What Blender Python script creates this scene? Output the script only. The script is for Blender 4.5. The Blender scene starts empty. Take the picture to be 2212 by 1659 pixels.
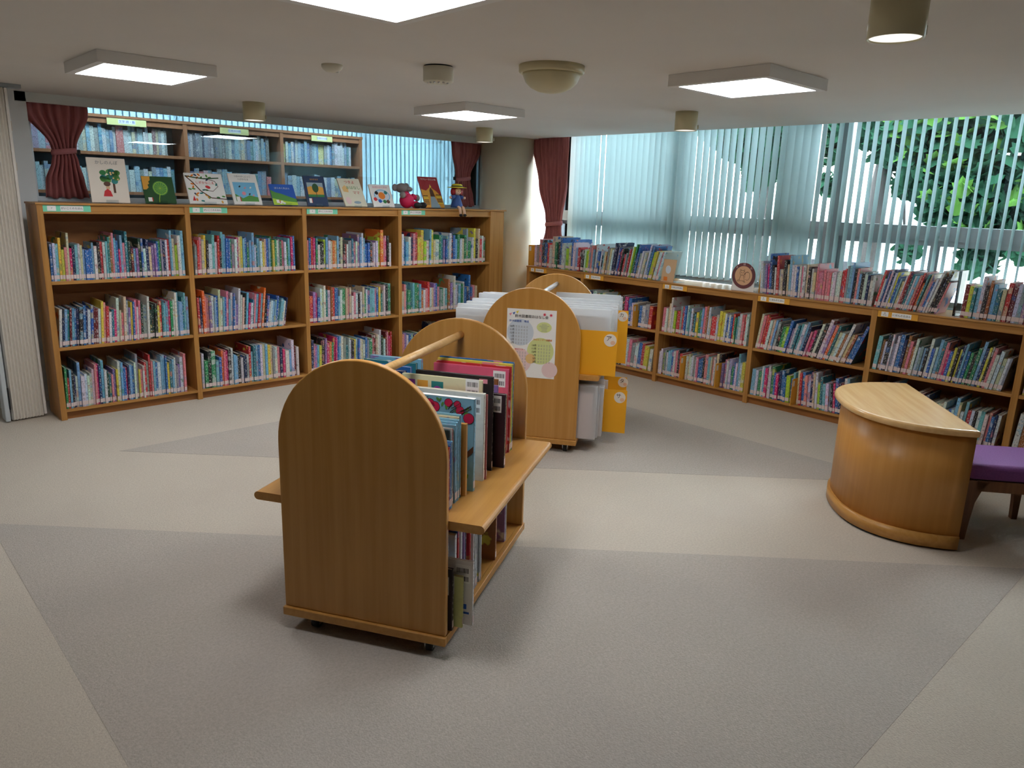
import bpy, bmesh, math, random
from mathutils import Vector, Matrix
R = math.radians
SC = bpy.context.scene
COL = SC.collection

# ---------------------------------------------------------------- camera
cam = bpy.data.cameras.new('camera'); camo = bpy.data.objects.new('camera', cam); COL.objects.link(camo)
cam.sensor_fit = 'HORIZONTAL'; cam.sensor_width = 36.0; cam.lens = 1614.76 / 2212 * 36.0
cam.clip_start = 0.05; cam.clip_end = 300
CAMP = Vector((0, 0, 1.6))
_y, _p, _r = R(46.684), R(13.945), R(1.749)
_f = Vector((math.cos(_y) * math.cos(_p), math.sin(_y) * math.cos(_p), -math.sin(_p)))
_rt = Vector((math.sin(_y), -math.cos(_y), 0)); _up = _rt.cross(_f)
_rt2 = _rt * math.cos(_r) + _up * math.sin(_r); _up2 = _up * math.cos(_r) - _rt * math.sin(_r)
camo.matrix_world = Matrix(((_rt2.x, _up2.x, -_f.x, CAMP.x), (_rt2.y, _up2.y, -_f.y, CAMP.y), (_rt2.z, _up2.z, -_f.z, CAMP.z), (0, 0, 0, 1)))
SC.camera = camo

# ---------------------------------------------------------------- world, light, exposure
SC.view_settings.view_transform = 'Standard'; SC.view_settings.look = 'None'
SC.view_settings.exposure = 0.12; SC.view_settings.gamma = 1.0; SC.view_settings.use_curve_mapping = False
PANEL_W = 20.5     # emission of the ceiling panels
SKY_W = 31.0
w = bpy.data.worlds.new('sky'); SC.world = w; w.use_nodes = True
nt = w.node_tree; bg = nt.nodes['Background']
bg.inputs[0].default_value = (0.80, 0.92, 1.0, 1); bg.inputs[1].default_value = SKY_W
SC.cycles.max_bounces = 9; SC.cycles.diffuse_bounces = 5; SC.cycles.glossy_bounces = 3
SC.cycles.transmission_bounces = 4; SC.cycles.transparent_max_bounces = 20
SC.cycles.caustics_reflective = False; SC.cycles.caustics_refractive = False
SC.cycles.sample_clamp_indirect = 6.0; SC.cycles.adaptive_threshold = 0.05

# ---------------------------------------------------------------- colours and materials
def lin(c):
    return tuple((x / 12.92 if x <= 0.04045 else ((x + 0.055) / 1.055) ** 2.4) for x in (v / 255 for v in c))
M = {}
def pbr(name, col, rough=0.6, metal=0.0, spec=0.5):
    m = bpy.data.materials.new(name); m.use_nodes = True
    b = m.node_tree.nodes['Principled BSDF']
    b.inputs['Base Color'].default_value = (*lin(col), 1); b.inputs['Roughness'].default_value = rough
    b.inputs['Metallic'].default_value = metal; b.inputs['Specular IOR Level'].default_value = spec
    M[name] = m; return m
def nodes(m): return m.node_tree.nodes, m.node_tree.links
def noisy(name, c1, c2, scale=(8, 8, 8), rough=0.6, detail=4, bump=0.0, bscale=None, spec=0.5, coord='Object', lo=0.35, hi=0.65):
    m = pbr(name, c1, rough, spec=spec); n, l = nodes(m); b = n['Principled BSDF']
    tc = n.new('ShaderNodeTexCoord'); mp = n.new('ShaderNodeMapping'); mp.inputs['Scale'].default_value = scale
    nz = n.new('ShaderNodeTexNoise'); nz.inputs['Scale'].default_value = 1.0; nz.inputs['Detail'].default_value = detail
    rp = n.new('ShaderNodeValToRGB'); rp.color_ramp.elements[0].position = lo; rp.color_ramp.elements[1].position = hi
    rp.color_ramp.elements[0].color = (*lin(c1), 1); rp.color_ramp.elements[1].color = (*lin(c2), 1)
    l.new(tc.outputs[coord], mp.inputs[0]); l.new(mp.outputs[0], nz.inputs[0]); l.new(nz.outputs[0], rp.inputs[0]); l.new(rp.outputs[0], b.inputs['Base Color'])
    if bump:
        nb = n.new('ShaderNodeTexNoise'); nb.inputs['Scale'].default_value = bscale or 200; nb.inputs['Detail'].default_value = 3
        bp = n.new('ShaderNodeBump'); bp.inputs['Strength'].default_value = bump; bp.inputs['Distance'].default_value = 0.004
        l.new(tc.outputs[coord], nb.inputs[0]); l.new(nb.outputs[0], bp.inputs['Height']); l.new(bp.outputs[0], b.inputs['Normal'])
    return m
# oak veneer: long grain along z / x / y
for nm, sc in (('oak_z', (45, 45, 1.6)), ('oak_x', (1.6, 45, 45)), ('oak_y', (45, 1.6, 45))):
    noisy(nm, (168, 116, 56), (190, 138, 74), sc, 0.38, 5, spec=0.45)
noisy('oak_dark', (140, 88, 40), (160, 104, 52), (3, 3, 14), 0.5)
noisy('oak_pale_x', (205, 160, 100), (220, 178, 120), (1.6, 45, 45), 0.32)
for nm, sc in (('cart_z', (38, 38, 1.2)), ('cart_y', (38, 1.2, 38)), ('cart_x', (1.2, 38, 38))):
    noisy(nm, (186, 132, 62), (198, 145, 76), sc, 0.33, 5, spec=0.5)
noisy('table_z', (190, 133, 64), (198, 141, 72), (40, 40, 1.2), 0.35)
noisy('table_top', (212, 168, 110), (224, 184, 128), (2, 30, 30), 0.2)
noisy('beech_far', (158, 104, 72), (172, 116, 82), (30, 30, 2), 0.5)
noisy('stool_wood', (120, 76, 42), (138, 90, 52), (40, 40, 3), 0.45)
# carpets
def carpet(name, c1, c2, c3):
    m = pbr(name, c1, 0.95, spec=0.1); n, l = nodes(m); b = n['Principled BSDF']
    tc = n.new('ShaderNodeTexCoord')
    n1 = n.new('ShaderNodeTexNoise'); n1.inputs['Scale'].default_value = 95; n1.inputs['Detail'].default_value = 6; n1.inputs['Roughness'].default_value = .75
    n2 = n.new('ShaderNodeTexNoise'); n2.inputs['Scale'].default_value = 1.4; n2.inputs['Detail'].default_value = 3
    r1 = n.new('ShaderNodeValToRGB'); r1.color_ramp.elements[0].position = .3; r1.color_ramp.elements[1].position = .7
    r1.color_ramp.elements[0].color = (*lin(c1), 1); r1.color_ramp.elements[1].color = (*lin(c2), 1)
    mx = n.new('ShaderNodeMix'); mx.data_type = 'RGBA'; mx.inputs[7].default_value = (*lin(c3), 1)
    r2 = n.new('ShaderNodeMapRange'); r2.inputs[1].default_value = .45; r2.inputs[2].default_value = .75; r2.inputs[4].default_value = .35
    bp = n.new('ShaderNodeBump'); bp.inputs['Strength'].default_value = .6; bp.inputs['Distance'].default_value = .005
    nb = n.new('ShaderNodeTexNoise'); nb.inputs['Scale'].default_value = 150; nb.inputs['Detail'].default_value = 4
    for q in (n1, n2, nb): l.new(tc.outputs['Object'], q.inputs[0])
    l.new(n1.outputs[0], r1.inputs[0]); l.new(n2.outputs[0], r2.inputs[0]); l.new(r1.outputs[0], mx.inputs[6]); l.new(r2.outputs[0], mx.inputs[0])
    l.new(mx.outputs[2], b.inputs['Base Color']); l.new(nb.outputs[0], bp.inputs['Height']); l.new(bp.outputs[0], b.inputs['Normal'])
carpet('carpet_light', (184, 173, 159), (208, 197, 183), (178, 167, 157))
carpet('carpet_dark', (166, 157, 147), (194, 184, 174), (164, 157, 152))
noisy('ceiling_paint', (230, 225, 219), (234, 229, 223), (1.5, 1.5, 1.5), 0.9, bump=.05, bscale=90)
noisy('wall_paint', (236, 240, 242), (240, 243, 245), (2, 2, 2), 0.85)
noisy('column_paint', (228, 219, 194), (232, 224, 200), (2, 2, 2), 0.8, bump=.04, bscale=80)
noisy('beam_paint', (228, 230, 226), (232, 234, 230), (2, 2, 2), 0.8)
noisy('grey_paint', (92, 90, 86), (100, 98, 94), (2, 2, 2), 0.9)
pbr('alu', (176, 184, 190), 0.35, 0.7); pbr('alu_pale', (214, 222, 228), 0.45, 0.2); pbr('sill', (196, 200, 200), 0.5)
pbr('dark_gap', (28, 30, 34), 0.8)
pbr('white_plastic', (232, 230, 224), 0.5); pbr('cream_plastic', (214, 204, 166), 0.35); pbr('cream_white', (226, 222, 205), 0.4)
pbr('fixture', (240, 238, 236), 0.5); pbr('black_rubber', (22, 22, 24), 0.6); pbr('chrome', (190, 190, 190), 0.2, 1.0)
noisy('pleat_vinyl', (238, 232, 224), (242, 237, 230), (2, 2, 1), 0.55)
noisy('curtain_cloth', (166, 100, 98), (180, 112, 110), (60, 60, 6), 0.92, bump=.2, bscale=500, spec=.1)
noisy('tieback_cloth', (180, 112, 114), (188, 118, 120), (60, 60, 60), 0.9)
noisy('purple_seat', (128, 76, 140), (138, 84, 150), (150, 150, 150), 0.8, spec=.3)
def emit(name, col, s):
    m = bpy.data.materials.new(name); m.use_nodes = True; n, l = nodes(m); n.clear()
    e = n.new('ShaderNodeEmission'); e.inputs[0].default_value = (*col, 1); e.inputs[1].default_value = s
    o = n.new('ShaderNodeOutputMaterial'); l.new(e.outputs[0], o.inputs[0]); M[name] = m
emit('panel_glow', (0.96, 0.985, 1.0), PANEL_W); emit('lamp_glow', (1.0, 0.95, 0.86), 1.1); emit('added_glow_next', (0.9, 0.96, 1.0), PANEL_W * .75)
def glass(name, tint=(1, 1, 1), gloss=0.0, rough=0.0, ior=1.5, milk=0.0, milkcol=(1, 1, 1)):
    m = bpy.data.materials.new(name); m.use_nodes = True; n, l = nodes(m); n.clear()
    t = n.new('ShaderNodeBsdfTransparent'); t.inputs[0].default_value = (*tint, 1)
    g = n.new('ShaderNodeBsdfGlossy'); g.inputs['Roughness'].default_value = rough
    fr = n.new('ShaderNodeFresnel'); fr.inputs[0].default_value = ior
    mx = n.new('ShaderNodeMixShader'); o = n.new('ShaderNodeOutputMaterial')
    l.new(fr.outputs[0], mx.inputs[0]); l.new(t.outputs[0], mx.inputs[1]); l.new(g.outputs[0], mx.inputs[2]); last = mx
    if milk:
        d = n.new('ShaderNodeBsdfDiffuse'); d.inputs[0].default_value = (*milkcol, 1)
        tr = n.new('ShaderNodeBsdfTranslucent'); tr.inputs[0].default_value = (*milkcol, 1)
        a = n.new('ShaderNodeMixShader'); a.inputs[0].default_value = .5; l.new(d.outputs[0], a.inputs[1]); l.new(tr.outputs[0], a.inputs[2])
        m2 = n.new('ShaderNodeMixShader'); m2.inputs[0].default_value = milk; l.new(mx.outputs[0], m2.inputs[1]); l.new(a.outputs[0], m2.inputs[2]); last = m2
    l.new(last.outputs[0], o.inputs[0]); M[name] = m
glass('window_glass', (.96, .98, .98)); glass('acrylic', (.93, .95, .96)); glass('sleeve_plastic', (.985, .99, .995), milk=.6, milkcol=(.97, .98, 1.0), rough=.12)
glass('partition_glass', (.80, .92, .95), ior=1.6)
def cloth_trans(name, col, trans):
    m = bpy.data.materials.new(name); m.use_nodes = True; n, l = nodes(m); n.clear()
    d = n.new('ShaderNodeBsdfDiffuse'); d.inputs[0].default_value = (*lin(col), 1)
    t = n.new('ShaderNodeBsdfTranslucent'); t.inputs[0].default_value = (*lin(col), 1)
    mx = n.new('ShaderNodeMixShader'); mx.inputs[0].default_value = trans; o = n.new('ShaderNodeOutputMaterial')
    l.new(d.outputs[0], mx.inputs[1]); l.new(t.outputs[0], mx.inputs[2]); l.new(mx.outputs[0], o.inputs[0]); M[name] = m
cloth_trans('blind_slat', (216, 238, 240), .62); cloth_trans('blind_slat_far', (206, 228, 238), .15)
cloth_trans('leaf', (25, 52, 38), .3); cloth_trans('leaf_young', (58, 92, 40), .4)

# ---------------------------------------------------------------- geometry helpers
def link(o, parent=None):
    COL.objects.link(o)
    if parent is not None: o.parent = parent
    return o
def tag(o, label=None, cat=None, group=None, kind=None):
    if label: o['label'] = label
    if cat: o['category'] = cat
    if group: o['group'] = group
    if kind: o['kind'] = kind
    return o
def thing(name, label, cat, loc=(0, 0, 0), rz=0, group=None):
    o = bpy.data.objects.new(name, None); o.empty_display_size = .1; link(o)
    o.location = loc; o.rotation_euler = (0, 0, rz); return tag(o, label, cat, group)
class MB:
    """collects vertices and faces for one mesh"""
    def __init__(s): s.v = []; s.f = []; s.mi = []; s.sm = []
    def add(s, vs, fs, mi=0, smooth=False):
        k = len(s.v); s.v += [tuple(v) for v in vs]
        for f in fs: s.f.append(tuple(k + i for i in f)); s.mi.append(mi); s.sm.append(smooth)
        return s
    def box(s, x0, x1, y0, y1, z0, z1, mi=0, mat=None):
        vs = [Vector(p) for p in ((x0, y0, z0), (x1, y0, z0), (x1, y1, z0), (x0, y1, z0), (x0, y0, z1), (x1, y0, z1), (x1, y1, z1), (x0, y1, z1))]
        if mat is not None: vs = [mat @ v for v in vs]
        return s.add(vs, [(0, 3, 2, 1), (4, 5, 6, 7), (0, 1, 5, 4), (1, 2, 6, 5), (2, 3, 7, 6), (3, 0, 4, 7)], mi)
    def prism(s, pts, axis, a0, a1, mi=0, mat=None, smooth=False):
        """polygon (p,q) extruded along axis from a0 to a1; axis x: (y,z), y: (x,z), z: (x,y)"""
        def P(p, a): return Vector({'x': (a, p[0], p[1]), 'y': (p[0], a, p[1]), 'z': (p[0], p[1], a)}[axis])
        n = len(pts); vs = [P(p, a0) for p in pts] + [P(p, a1) for p in pts]
        if mat is not None: vs = [mat @ v for v in vs]
        k = len(s.v); s.v += [tuple(v) for v in vs]
        s.f.append(tuple(k + i for i in range(n))[::-1]); s.mi.append(mi); s.sm.append(False)
        s.f.append(tuple(k + n + i for i in range(n))); s.mi.append(mi); s.sm.append(False)
        for i in range(n):
            j = (i + 1) % n; s.f.append((k + i, k + j, k + n + j, k + n + i)); s.mi.append(mi); s.sm.append(smooth)
        return s
    def tube(s, path, rad, n=10, mi=0, cap=True):
        path = [Vector(p) for p in path]; rads = rad if isinstance(rad, (list, tuple)) else [rad] * len(path)
        k = len(s.v); up = None
        for i, p in enumerate(path):
            d = (path[min(i + 1, len(path) - 1)] - path[max(i - 1, 0)]).normalized()
            a = d.orthogonal().normalized() if up is None else (up - d * up.dot(d)).normalized(); up = a; b = d.cross(a)
            for j in range(n):
                t = 2 * math.pi * j / n; s.v.append(tuple(p + (a * math.cos(t) + b * math.sin(t)) * rads[i]))
        for i in range(len(path) - 1):
            for j in range(n):
                j2 = (j + 1) % n; s.f.append((k + i * n + j, k + i * n + j2, k + (i + 1) * n + j2, k + (i + 1) * n + j)); s.mi.append(mi); s.sm.append(True)
        if cap:
            s.f.append(tuple(k + j for j in range(n))[::-1]); s.mi.append(mi); s.sm.append(False)
            e = k + (len(path) - 1) * n; s.f.append(tuple(e + j for j in range(n))); s.mi.append(mi); s.sm.append(False)
        return s
    def lathe(s, prof, n=32, c=(0, 0), mi=0, mat=None):
        k = len(s.v)
        for r_, z in prof:
            for j in range(n):
                t = 2 * math.pi * j / n; p = Vector((c[0] + r_ * math.cos(t), c[1] + r_ * math.sin(t), z)); s.v.append(tuple(mat @ p if mat is not None else p))
        for i in range(len(prof) - 1):
            for j in range(n):
                j2 = (j + 1) % n; s.f.append((k + i * n + j, k + i * n + j2, k + (i + 1) * n + j2, k + (i + 1) * n + j)); s.mi.append(mi); s.sm.append(True)
        s.f.append(tuple(k + j for j in range(n))[::-1]); s.mi.append(mi); s.sm.append(False)
        e = k + (len(prof) - 1) * n; s.f.append(tuple(e + j for j in range(n))); s.mi.append(mi); s.sm.append(False)
        return s
    def ball(s, c, r, n=12, m=8, sc=(1, 1, 1), mi=0, mat=None):
        k = len(s.v); c = Vector(c)
        for i in range(m + 1):
            ph = math.pi * i / m
            for j in range(n):
                t = 2 * math.pi * j / n
                p = Vector((math.sin(ph) * math.cos(t) * sc[0], math.sin(ph) * math.sin(t) * sc[1], math.cos(ph) * sc[2])) * r
                if mat is not None: p = mat @ p
                s.v.append(tuple(c + p))
        for i in range(m):
            for j in range(n):
                j2 = (j + 1) % n; s.f.append((k + i * n + j, k + (i + 1) * n + j, k + (i + 1) * n + j2, k + i * n + j2)); s.mi.append(mi); s.sm.append(True)
        return s
    def mesh(s, name, mats):
        me = bpy.data.meshes.new(name); me.from_pydata(s.v, [], s.f)
        for m in (mats if isinstance(mats, (list, tuple)) else [mats]): me.materials.append(M[m])
        me.polygons.foreach_set('material_index', s.mi); me.polygons.foreach_set('use_smooth', s.sm); me.update(); return me
    def build(s, name, mats, parent=None, loc=None, rot=None, bevel=0, seg=2):
        o = bpy.data.objects.new(name, s.mesh(name, mats)); link(o, parent)
        if loc is not None: o.location = loc
        if rot is not None: o.rotation_euler = rot
        if bevel:
            b = o.modifiers.new('bevel', 'BEVEL'); b.width = bevel; b.segments = seg; b.limit_method = 'ANGLE'; b.angle_limit = R(50)
        return o
def box(name, mat, parent, *d, bevel=0, loc=None, rot=None): return MB().box(*d).build(name, mat, parent, loc, rot, bevel)
def struct(o): o['kind'] = 'structure'; return o
_tc = {}
def text_mesh(s, size, mat, depth=0.0, align='CENTER'):
    key = (s, size, mat, align)
    if key in _tc: return _tc[key]
    c = bpy.data.curves.new('lettering', 'FONT'); c.body = s; c.size = size; c.align_x = align; c.align_y = 'CENTER'; c.extrude = 0.0003; c.resolution_u = 2
    o = bpy.data.objects.new('tmp_text', c); COL.objects.link(o)
    dg = bpy.context.evaluated_depsgraph_get(); me = bpy.data.meshes.new_from_object(o.evaluated_get(dg)); me.name = 'lettering'
    me.materials.clear(); me.materials.append(M[mat]); bpy.data.objects.remove(o); bpy.data.curves.remove(c)
    _tc[key] = me; return me
def text(s, size, mat, parent, loc, rot, name='lettering', align='CENTER'):
    o = bpy.data.objects.new(name, text_mesh(s, size, mat, align=align)); link(o, parent); o.location = loc; o.rotation_euler = rot; return o
for nm, c in dict(ink=(30, 30, 34), ink_grey=(150, 150, 150), ink_blue=(70, 110, 190), ink_red=(210, 70, 70), ink_orange=(226, 140, 50), paper=(248, 247, 245), paper_warm=(236, 226, 214),
                  card_green=(128, 224, 190), card_orange=(232, 168, 56), divider_orange=(240, 170, 20), pale_blue=(212, 222, 234), pale_green=(220, 228, 156), pale_pink=(240, 212, 212), pale_orange=(236, 196, 130),
                  skin=(232, 190, 160), red=(206, 40, 48), rose=(206, 28, 84), green=(40, 120, 60), leaf_green=(86, 150, 70), sky_blue=(120, 190, 230), navy=(24, 52, 92), blue=(34, 92, 190), yellow=(236, 214, 70), black=(24, 22, 24),
                  brown=(92, 60, 44), teal=(40, 130, 130), white=(240, 240, 238), ring_maroon=(112, 62, 66), disc_tan=(226, 178, 138), plush_grey=(128, 122, 122), hair_red=(150, 24, 34), denim=(44, 76, 140), hat_yellow=(220, 206, 60),
                  lime=(180, 214, 70), orange=(232, 130, 40), dk_green=(28, 76, 34), pink=(236, 150, 170), purple=(150, 60, 160), gold=(220, 160, 60), kraft=(212, 178, 140), sky_gray=(150, 170, 186)).items():
    pbr(nm, c, .65)
# ================================================================ the setting
H = 2.22; WX = 6.20
struct(box('floor', 'carpet_light', None, -2.6, 6.3, -2.6, 9.6, -.1, 0)); FLOOR = bpy.data.objects['floor']
def inlay(pts):
    return MB().prism(pts, 'z', -.02, .0012).build('carpet_inlay', 'carpet_dark', FLOOR)
inlay([(.46, .65), (3.95, .65), (.46, 4.14)]); inlay([(4.66, 1.46), (4.66, 4.87), (1.25, 4.87)])
cm = MB().prism([(-2.6, -2.6), (5.82, -2.6), (5.82, 5.96), (6.3, 5.96), (6.3, 6.38), (-2.6, 6.38)], 'z', H, 2.5)
struct(cm.build('ceiling', 'ceiling_paint'))
struct(box('ceiling_recess', 'ceiling_paint', None, 5.82, 6.4, -2.6, 5.96, 2.46, 2.56))
struct(box('ceiling_next_room', 'wall_paint', None, -2.6, 9.0, 6.38, 9.6, 2.72, 2.8))
struct(box('trim_1', 'beam_paint', None, 1.205, 5.62, 6.38, 6.412, 2.156, 2.72))
struct(box('wall_left', 'wall_paint', None, .86, 1.272, 6.38, 6.58, 0, 2.72))
struct(box('wall_daylight_stop', 'wall_paint', None, -2.6, .80, 6.46, 6.58, 0, 2.72))  # out of view, added across the opening to cut daylight on the left floor
struct(box('wall_back', 'wall_paint', None, 1.272, 5.6, 6.46, 6.56, 0, 1.462))
struct(box('wall_right', 'wall_paint', None, 6.14, 6.34, -2.6, 6.3, 0, .86))
struct(box('wall_corner', 'column_paint', None, 5.62, 6.34, 6.38, 6.58, 0, 2.72))
struct(box('wall_added_block', 'wall_paint', None, 6.14, 6.34, -2.6, .40, .86, 2.44))  # unseen, added where more window would let in too much daylight
struct(box('wall_lintel', 'wall_paint', None, 6.14, 6.4, -2.6, 6.38, 2.44, 2.8))
struct(box('wall_near', 'grey_paint', None, -2.7, 6.4, -2.7, -2.6, 0, 2.6))
struct(box('wall_west', 'grey_paint', None, -2.7, -2.6, -2.6, 9.6, 0, 2.8))
struct(box('wall_next_east', 'wall_paint', None, 8.9, 9.0, 6.6, 9.6, 0, 2.8))
struct(box('wall_next_sky_block', 'wall_paint', None, 6.34, 9.0, 6.5, 6.62, 0, 2.8))  # added out of view to keep sky light off the far blinds
struct(box('floor_next_room', 'carpet_light', None, 6.3, 9.0, 6.6, 9.6, -.1, 0))
struct(MB().lathe([(.295, 0), (.295, H)], 48, (5.738, 6.271)).build('column', 'column_paint'))
struct(box('sill', 'sill', None, 1.272, 5.56, 6.09, 6.46, 1.455, 1.482))
struct(box('sill_right', 'sill', None, 5.97, 6.16, -2.6, 5.9, .86, .885))

# interior window to the next room
win1 = struct(bpy.data.objects.new('window_1', None)); link(win1)
box('window_frame', 'alu_pale', win1, 1.272, 5.56, 6.47, 6.54, 1.482, 1.512)
box('window_frame', 'alu_pale', win1, 1.272, 1.30, 6.47, 6.54, 1.512, 2.60)
box('window_frame', 'alu', win1, 5.50, 5.56, 6.47, 6.54, 1.512, 2.60)
box('window_frame', 'alu_pale', win1, 1.272, 5.56, 6.47, 6.54, 2.60, 2.72)
for a, b in ((1.302, 2.70), (2.703, 4.10), (4.103, 5.498)):
    box('pane', 'partition_glass', win1, a, b, 6.502, 6.508, 1.513, 2.60)
# outer window of the right wall
win2 = struct(bpy.data.objects.new('window_2', None)); link(win2)
ML = [5.92, 4.335, 2.775, 1.215, .45]
box('window_frame', 'alu_pale', win2, 6.16, 6.24, ML[-1], ML[0], .86, .905); box('window_frame', 'alu_pale', win2, 6.16, 6.24, ML[-1], ML[0], 2.40, 2.44)
box('transom', 'alu', win2, 6.15, 6.25, ML[-1], ML[0], 1.385, 1.49)
for y in ML: box('mullion', 'alu', win2, 6.14, 6.26, y - (.10 if y > 5.5 else .045), y + .045, .905, 2.40)
for a, b in zip(ML[1:], ML[:-1]):
    lo, hi = a + .045, b - .045; mid = (lo + hi) / 2
    box('pane', 'window_glass', win2, 6.197, 6.203, lo, hi, 1.49, 2.40)
    for k, (p, q, x) in enumerate(((lo, mid + .03, 6.185), (mid - .03, hi, 6.215))):
        sash = bpy.data.objects.new('sash', None); link(sash, win2)
        for d in ((p, p + .04, .905, 1.385), (q - .04, q, .905, 1.385), (p + .04, q - .04, .905, .945), (p + .04, q - .04, 1.345, 1.385)):
            box('sash_frame', 'alu', sash, x - .012, x + .012, *d)
        box('pane', 'window_glass', sash, x - .002, x + .002, p + .04, q - .04, .945, 1.345)
# next room window wall
win3 = struct(bpy.data.objects.new('window_3', None)); link(win3)
struct(box('wall_next_light_block', 'wall_paint', None, -2.6, .85, 9.5, 9.6, 0, 2.72))  # unseen stretch made solid instead of window, added to block light
box('window_frame', 'alu_pale', win3, .85, 9.0, 9.5, 9.6, 0, .9); box('window_frame', 'alu_pale', win3, .85, 9.0, 9.5, 9.6, 2.6, 2.72)
for i in range(1, 8): box('mullion', 'alu_pale', win3, -.4 + i * 1.25, -.33 + i * 1.25, 9.5, 9.58, .9, 2.6)
for i in range(1, 7): box('pane', 'window_glass', win3, -.33 + i * 1.25, .85 + i * 1.25, 9.54, 9.546, .9, 2.6)

# ---------------------------------------------------------------- vertical blinds
def slat_mesh(name, wd, z0, z1, mat):
    b = MB(); n = 4; k = 0
    for z in (z0, z1):
        for i in range(n + 1):
            t = i / n - .5; b.v.append((t * wd, .006 * (1 - 4 * t * t), z))
    for i in range(n): b.f.append((i, i + 1, n + 2 + i, n + 1 + i)); b.mi.append(0); b.sm.append(True)
    return b.mesh(name, mat)
rnd = random.Random(5)
bl = thing('vertical_blind', 'pale mint vertical blind hanging across the outer window behind the low bookcase', 'blind', (5.985, 3.2, 0))
sm = slat_mesh('slat', .088, .945, 2.42, 'blind_slat')
y = 5.52
while y > .5:
    ang = (-3 if y > 3.15 else 2.5) + rnd.uniform(-2, 2)
    if y > 5.0: ang = -6
    if abs(y - 5.12) < .1: ang = 9
    if 2.92 < y < 3.15: ang = -25
    o = bpy.data.objects.new('slat', sm); link(o, bl); o.location = (rnd.uniform(-.003, .003), y - 3.2, 0); o.rotation_euler = (0, 0, R(ang)); y -= .0665
box('head_rail', 'alu_pale', bl, -.02, .02, -2.7, 2.34, 2.42, 2.45)
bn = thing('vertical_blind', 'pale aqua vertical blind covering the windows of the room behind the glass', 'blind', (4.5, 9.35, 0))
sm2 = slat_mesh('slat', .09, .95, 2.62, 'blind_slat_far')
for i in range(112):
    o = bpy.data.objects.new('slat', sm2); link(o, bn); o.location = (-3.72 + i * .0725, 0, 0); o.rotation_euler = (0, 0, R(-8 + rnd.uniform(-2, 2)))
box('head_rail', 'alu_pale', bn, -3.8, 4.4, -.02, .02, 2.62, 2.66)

# ---------------------------------------------------------------- curtains
def curtain(name, label, org, ex, ey, levels, folds, hang=.03, tie=None, knob=None):
    """levels: (z, s0, s1, fold amplitude), s measured along ex from org"""
    t = thing(name, label, 'curtain', org); ex = Vector(ex); ey = Vector(ey); zs = []
    lv = levels; rows = []
    for (a, b) in zip(lv[:-1], lv[1:]):
        k = max(2, int(abs(a[0] - b[0]) / .03))
        for i in range(k):
            u = i / k; u2 = u * u * (3 - 2 * u); rows.append(tuple(a[j] + (b[j] - a[j]) * (u if j == 0 else u2) for j in range(4)))
    rows.append(lv[-1]); N = folds * 8; b = MB()
    for (z, s0, s1, am) in rows:
        for i in range(N + 1):
            u = i / N; ph = u * folds * 2 * math.pi
            d = math.sin(ph + .6 * math.sin(z * 5)) * am * (.75 + .25 * math.sin(ph * .37 + 1)); sx = s0 + (s1 - s0) * u
            b.v.append(tuple(ex * sx + ey * d + Vector((0, 0, z - org[2] + (.006 * math.sin(ph * .5) if z == lv[-1][0] else 0)))))
    for r_ in range(len(rows) - 1):
        for i in range(N):
            k = r_ * (N + 1) + i; b.f.append((k, k + 1, k + N + 2, k + N + 1)); b.mi.append(0); b.sm.append(True)
    o = b.build('drape', 'curtain_cloth', t); sd = o.modifiers.new('thick', 'SOLIDIFY'); sd.thickness = .004
    if tie:
        z0, z1, s0, s1, th = tie; ring = MB(); n = 20
        for z, g in ((z0, 1.0), ((z0 + z1) / 2, 1.06), (z1, 1.0)):
            for i in range(n):
                a = 2 * math.pi * i / n; c = (s0 + s1) / 2
                ring.v.append(tuple(ex * (c + math.cos(a) * (s1 - s0) / 2 * g) + ey * (math.sin(a) * th * g) + Vector((0, 0, z - org[2] + .012 * math.cos(a)))))
        for r_ in range(2):
            for i in range(n): ring.f.append((r_ * n + i, r_ * n + (i + 1) % n, r_ * n + n + (i + 1) % n, r_ * n + n + i)); ring.mi.append(0); ring.sm.append(True)
        q = ring.build('tieback', 'tieback_cloth', t); sd = q.modifiers.new('thick', 'SOLIDIFY'); sd.thickness = .004
        if knob is not None:
            kx = knob; kb = MB(); p = ex * kx
            kb.box(p.x - .008, p.x + .008, p.y - .012, p.y + .012, z0 - org[2] + .004, z1 - org[2] - .002); kb.build('hook', 'black_rubber', t)
    return t
X_ = (1, 0, 0); Y_ = (0, 1, 0)
curtain('curtain', 'dusty maroon tied-back curtain beside the folding partition, leftmost of three', (1.24, 6.44, 1.49), X_, Y_,
        [(2.2, 0, .43, .018), (2.12, 0.0, .43, .018), (1.86, .165, .33, .022), (1.82, .175, .322, .022), (1.78, .165, .335, .024), (1.62, .11, .365, .024), (1.505, .10, .385, .022)], 7, tie=(1.815, 1.855, .165, .33, .042), knob=.345)
curtain('curtain', 'dusty maroon tied-back curtain left of the cream column', (5.08, 6.44, 1.49), X_, Y_,
        [(2.2, .0, .43, .018), (2.08, .02, .41, .018), (1.82, .085, .275, .022), (1.78, .09, .27, .022), (1.74, .085, .28, .022), (1.6, .07, .32, .022), (1.5, .09, .34, .02)], 7, tie=(1.765, 1.805, .082, .278, .042), knob=.062)
curtain('curtain', 'long dusty maroon tied-back curtain right of the cream column', (5.90, 6.05, .96), (0, -1, 0), X_,
        [(2.4, .0, .55, .016), (2.2, .01, .55, .016), (1.75, .11, .535, .02), (1.40, .24, .48, .02), (1.34, .25, .475, .02), (1.28, .245, .48, .02), (1.1, .20, .55, .02), (.97, .18, .58, .02)], 8, tie=(1.325, 1.37, .245, .485, .04))

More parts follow.
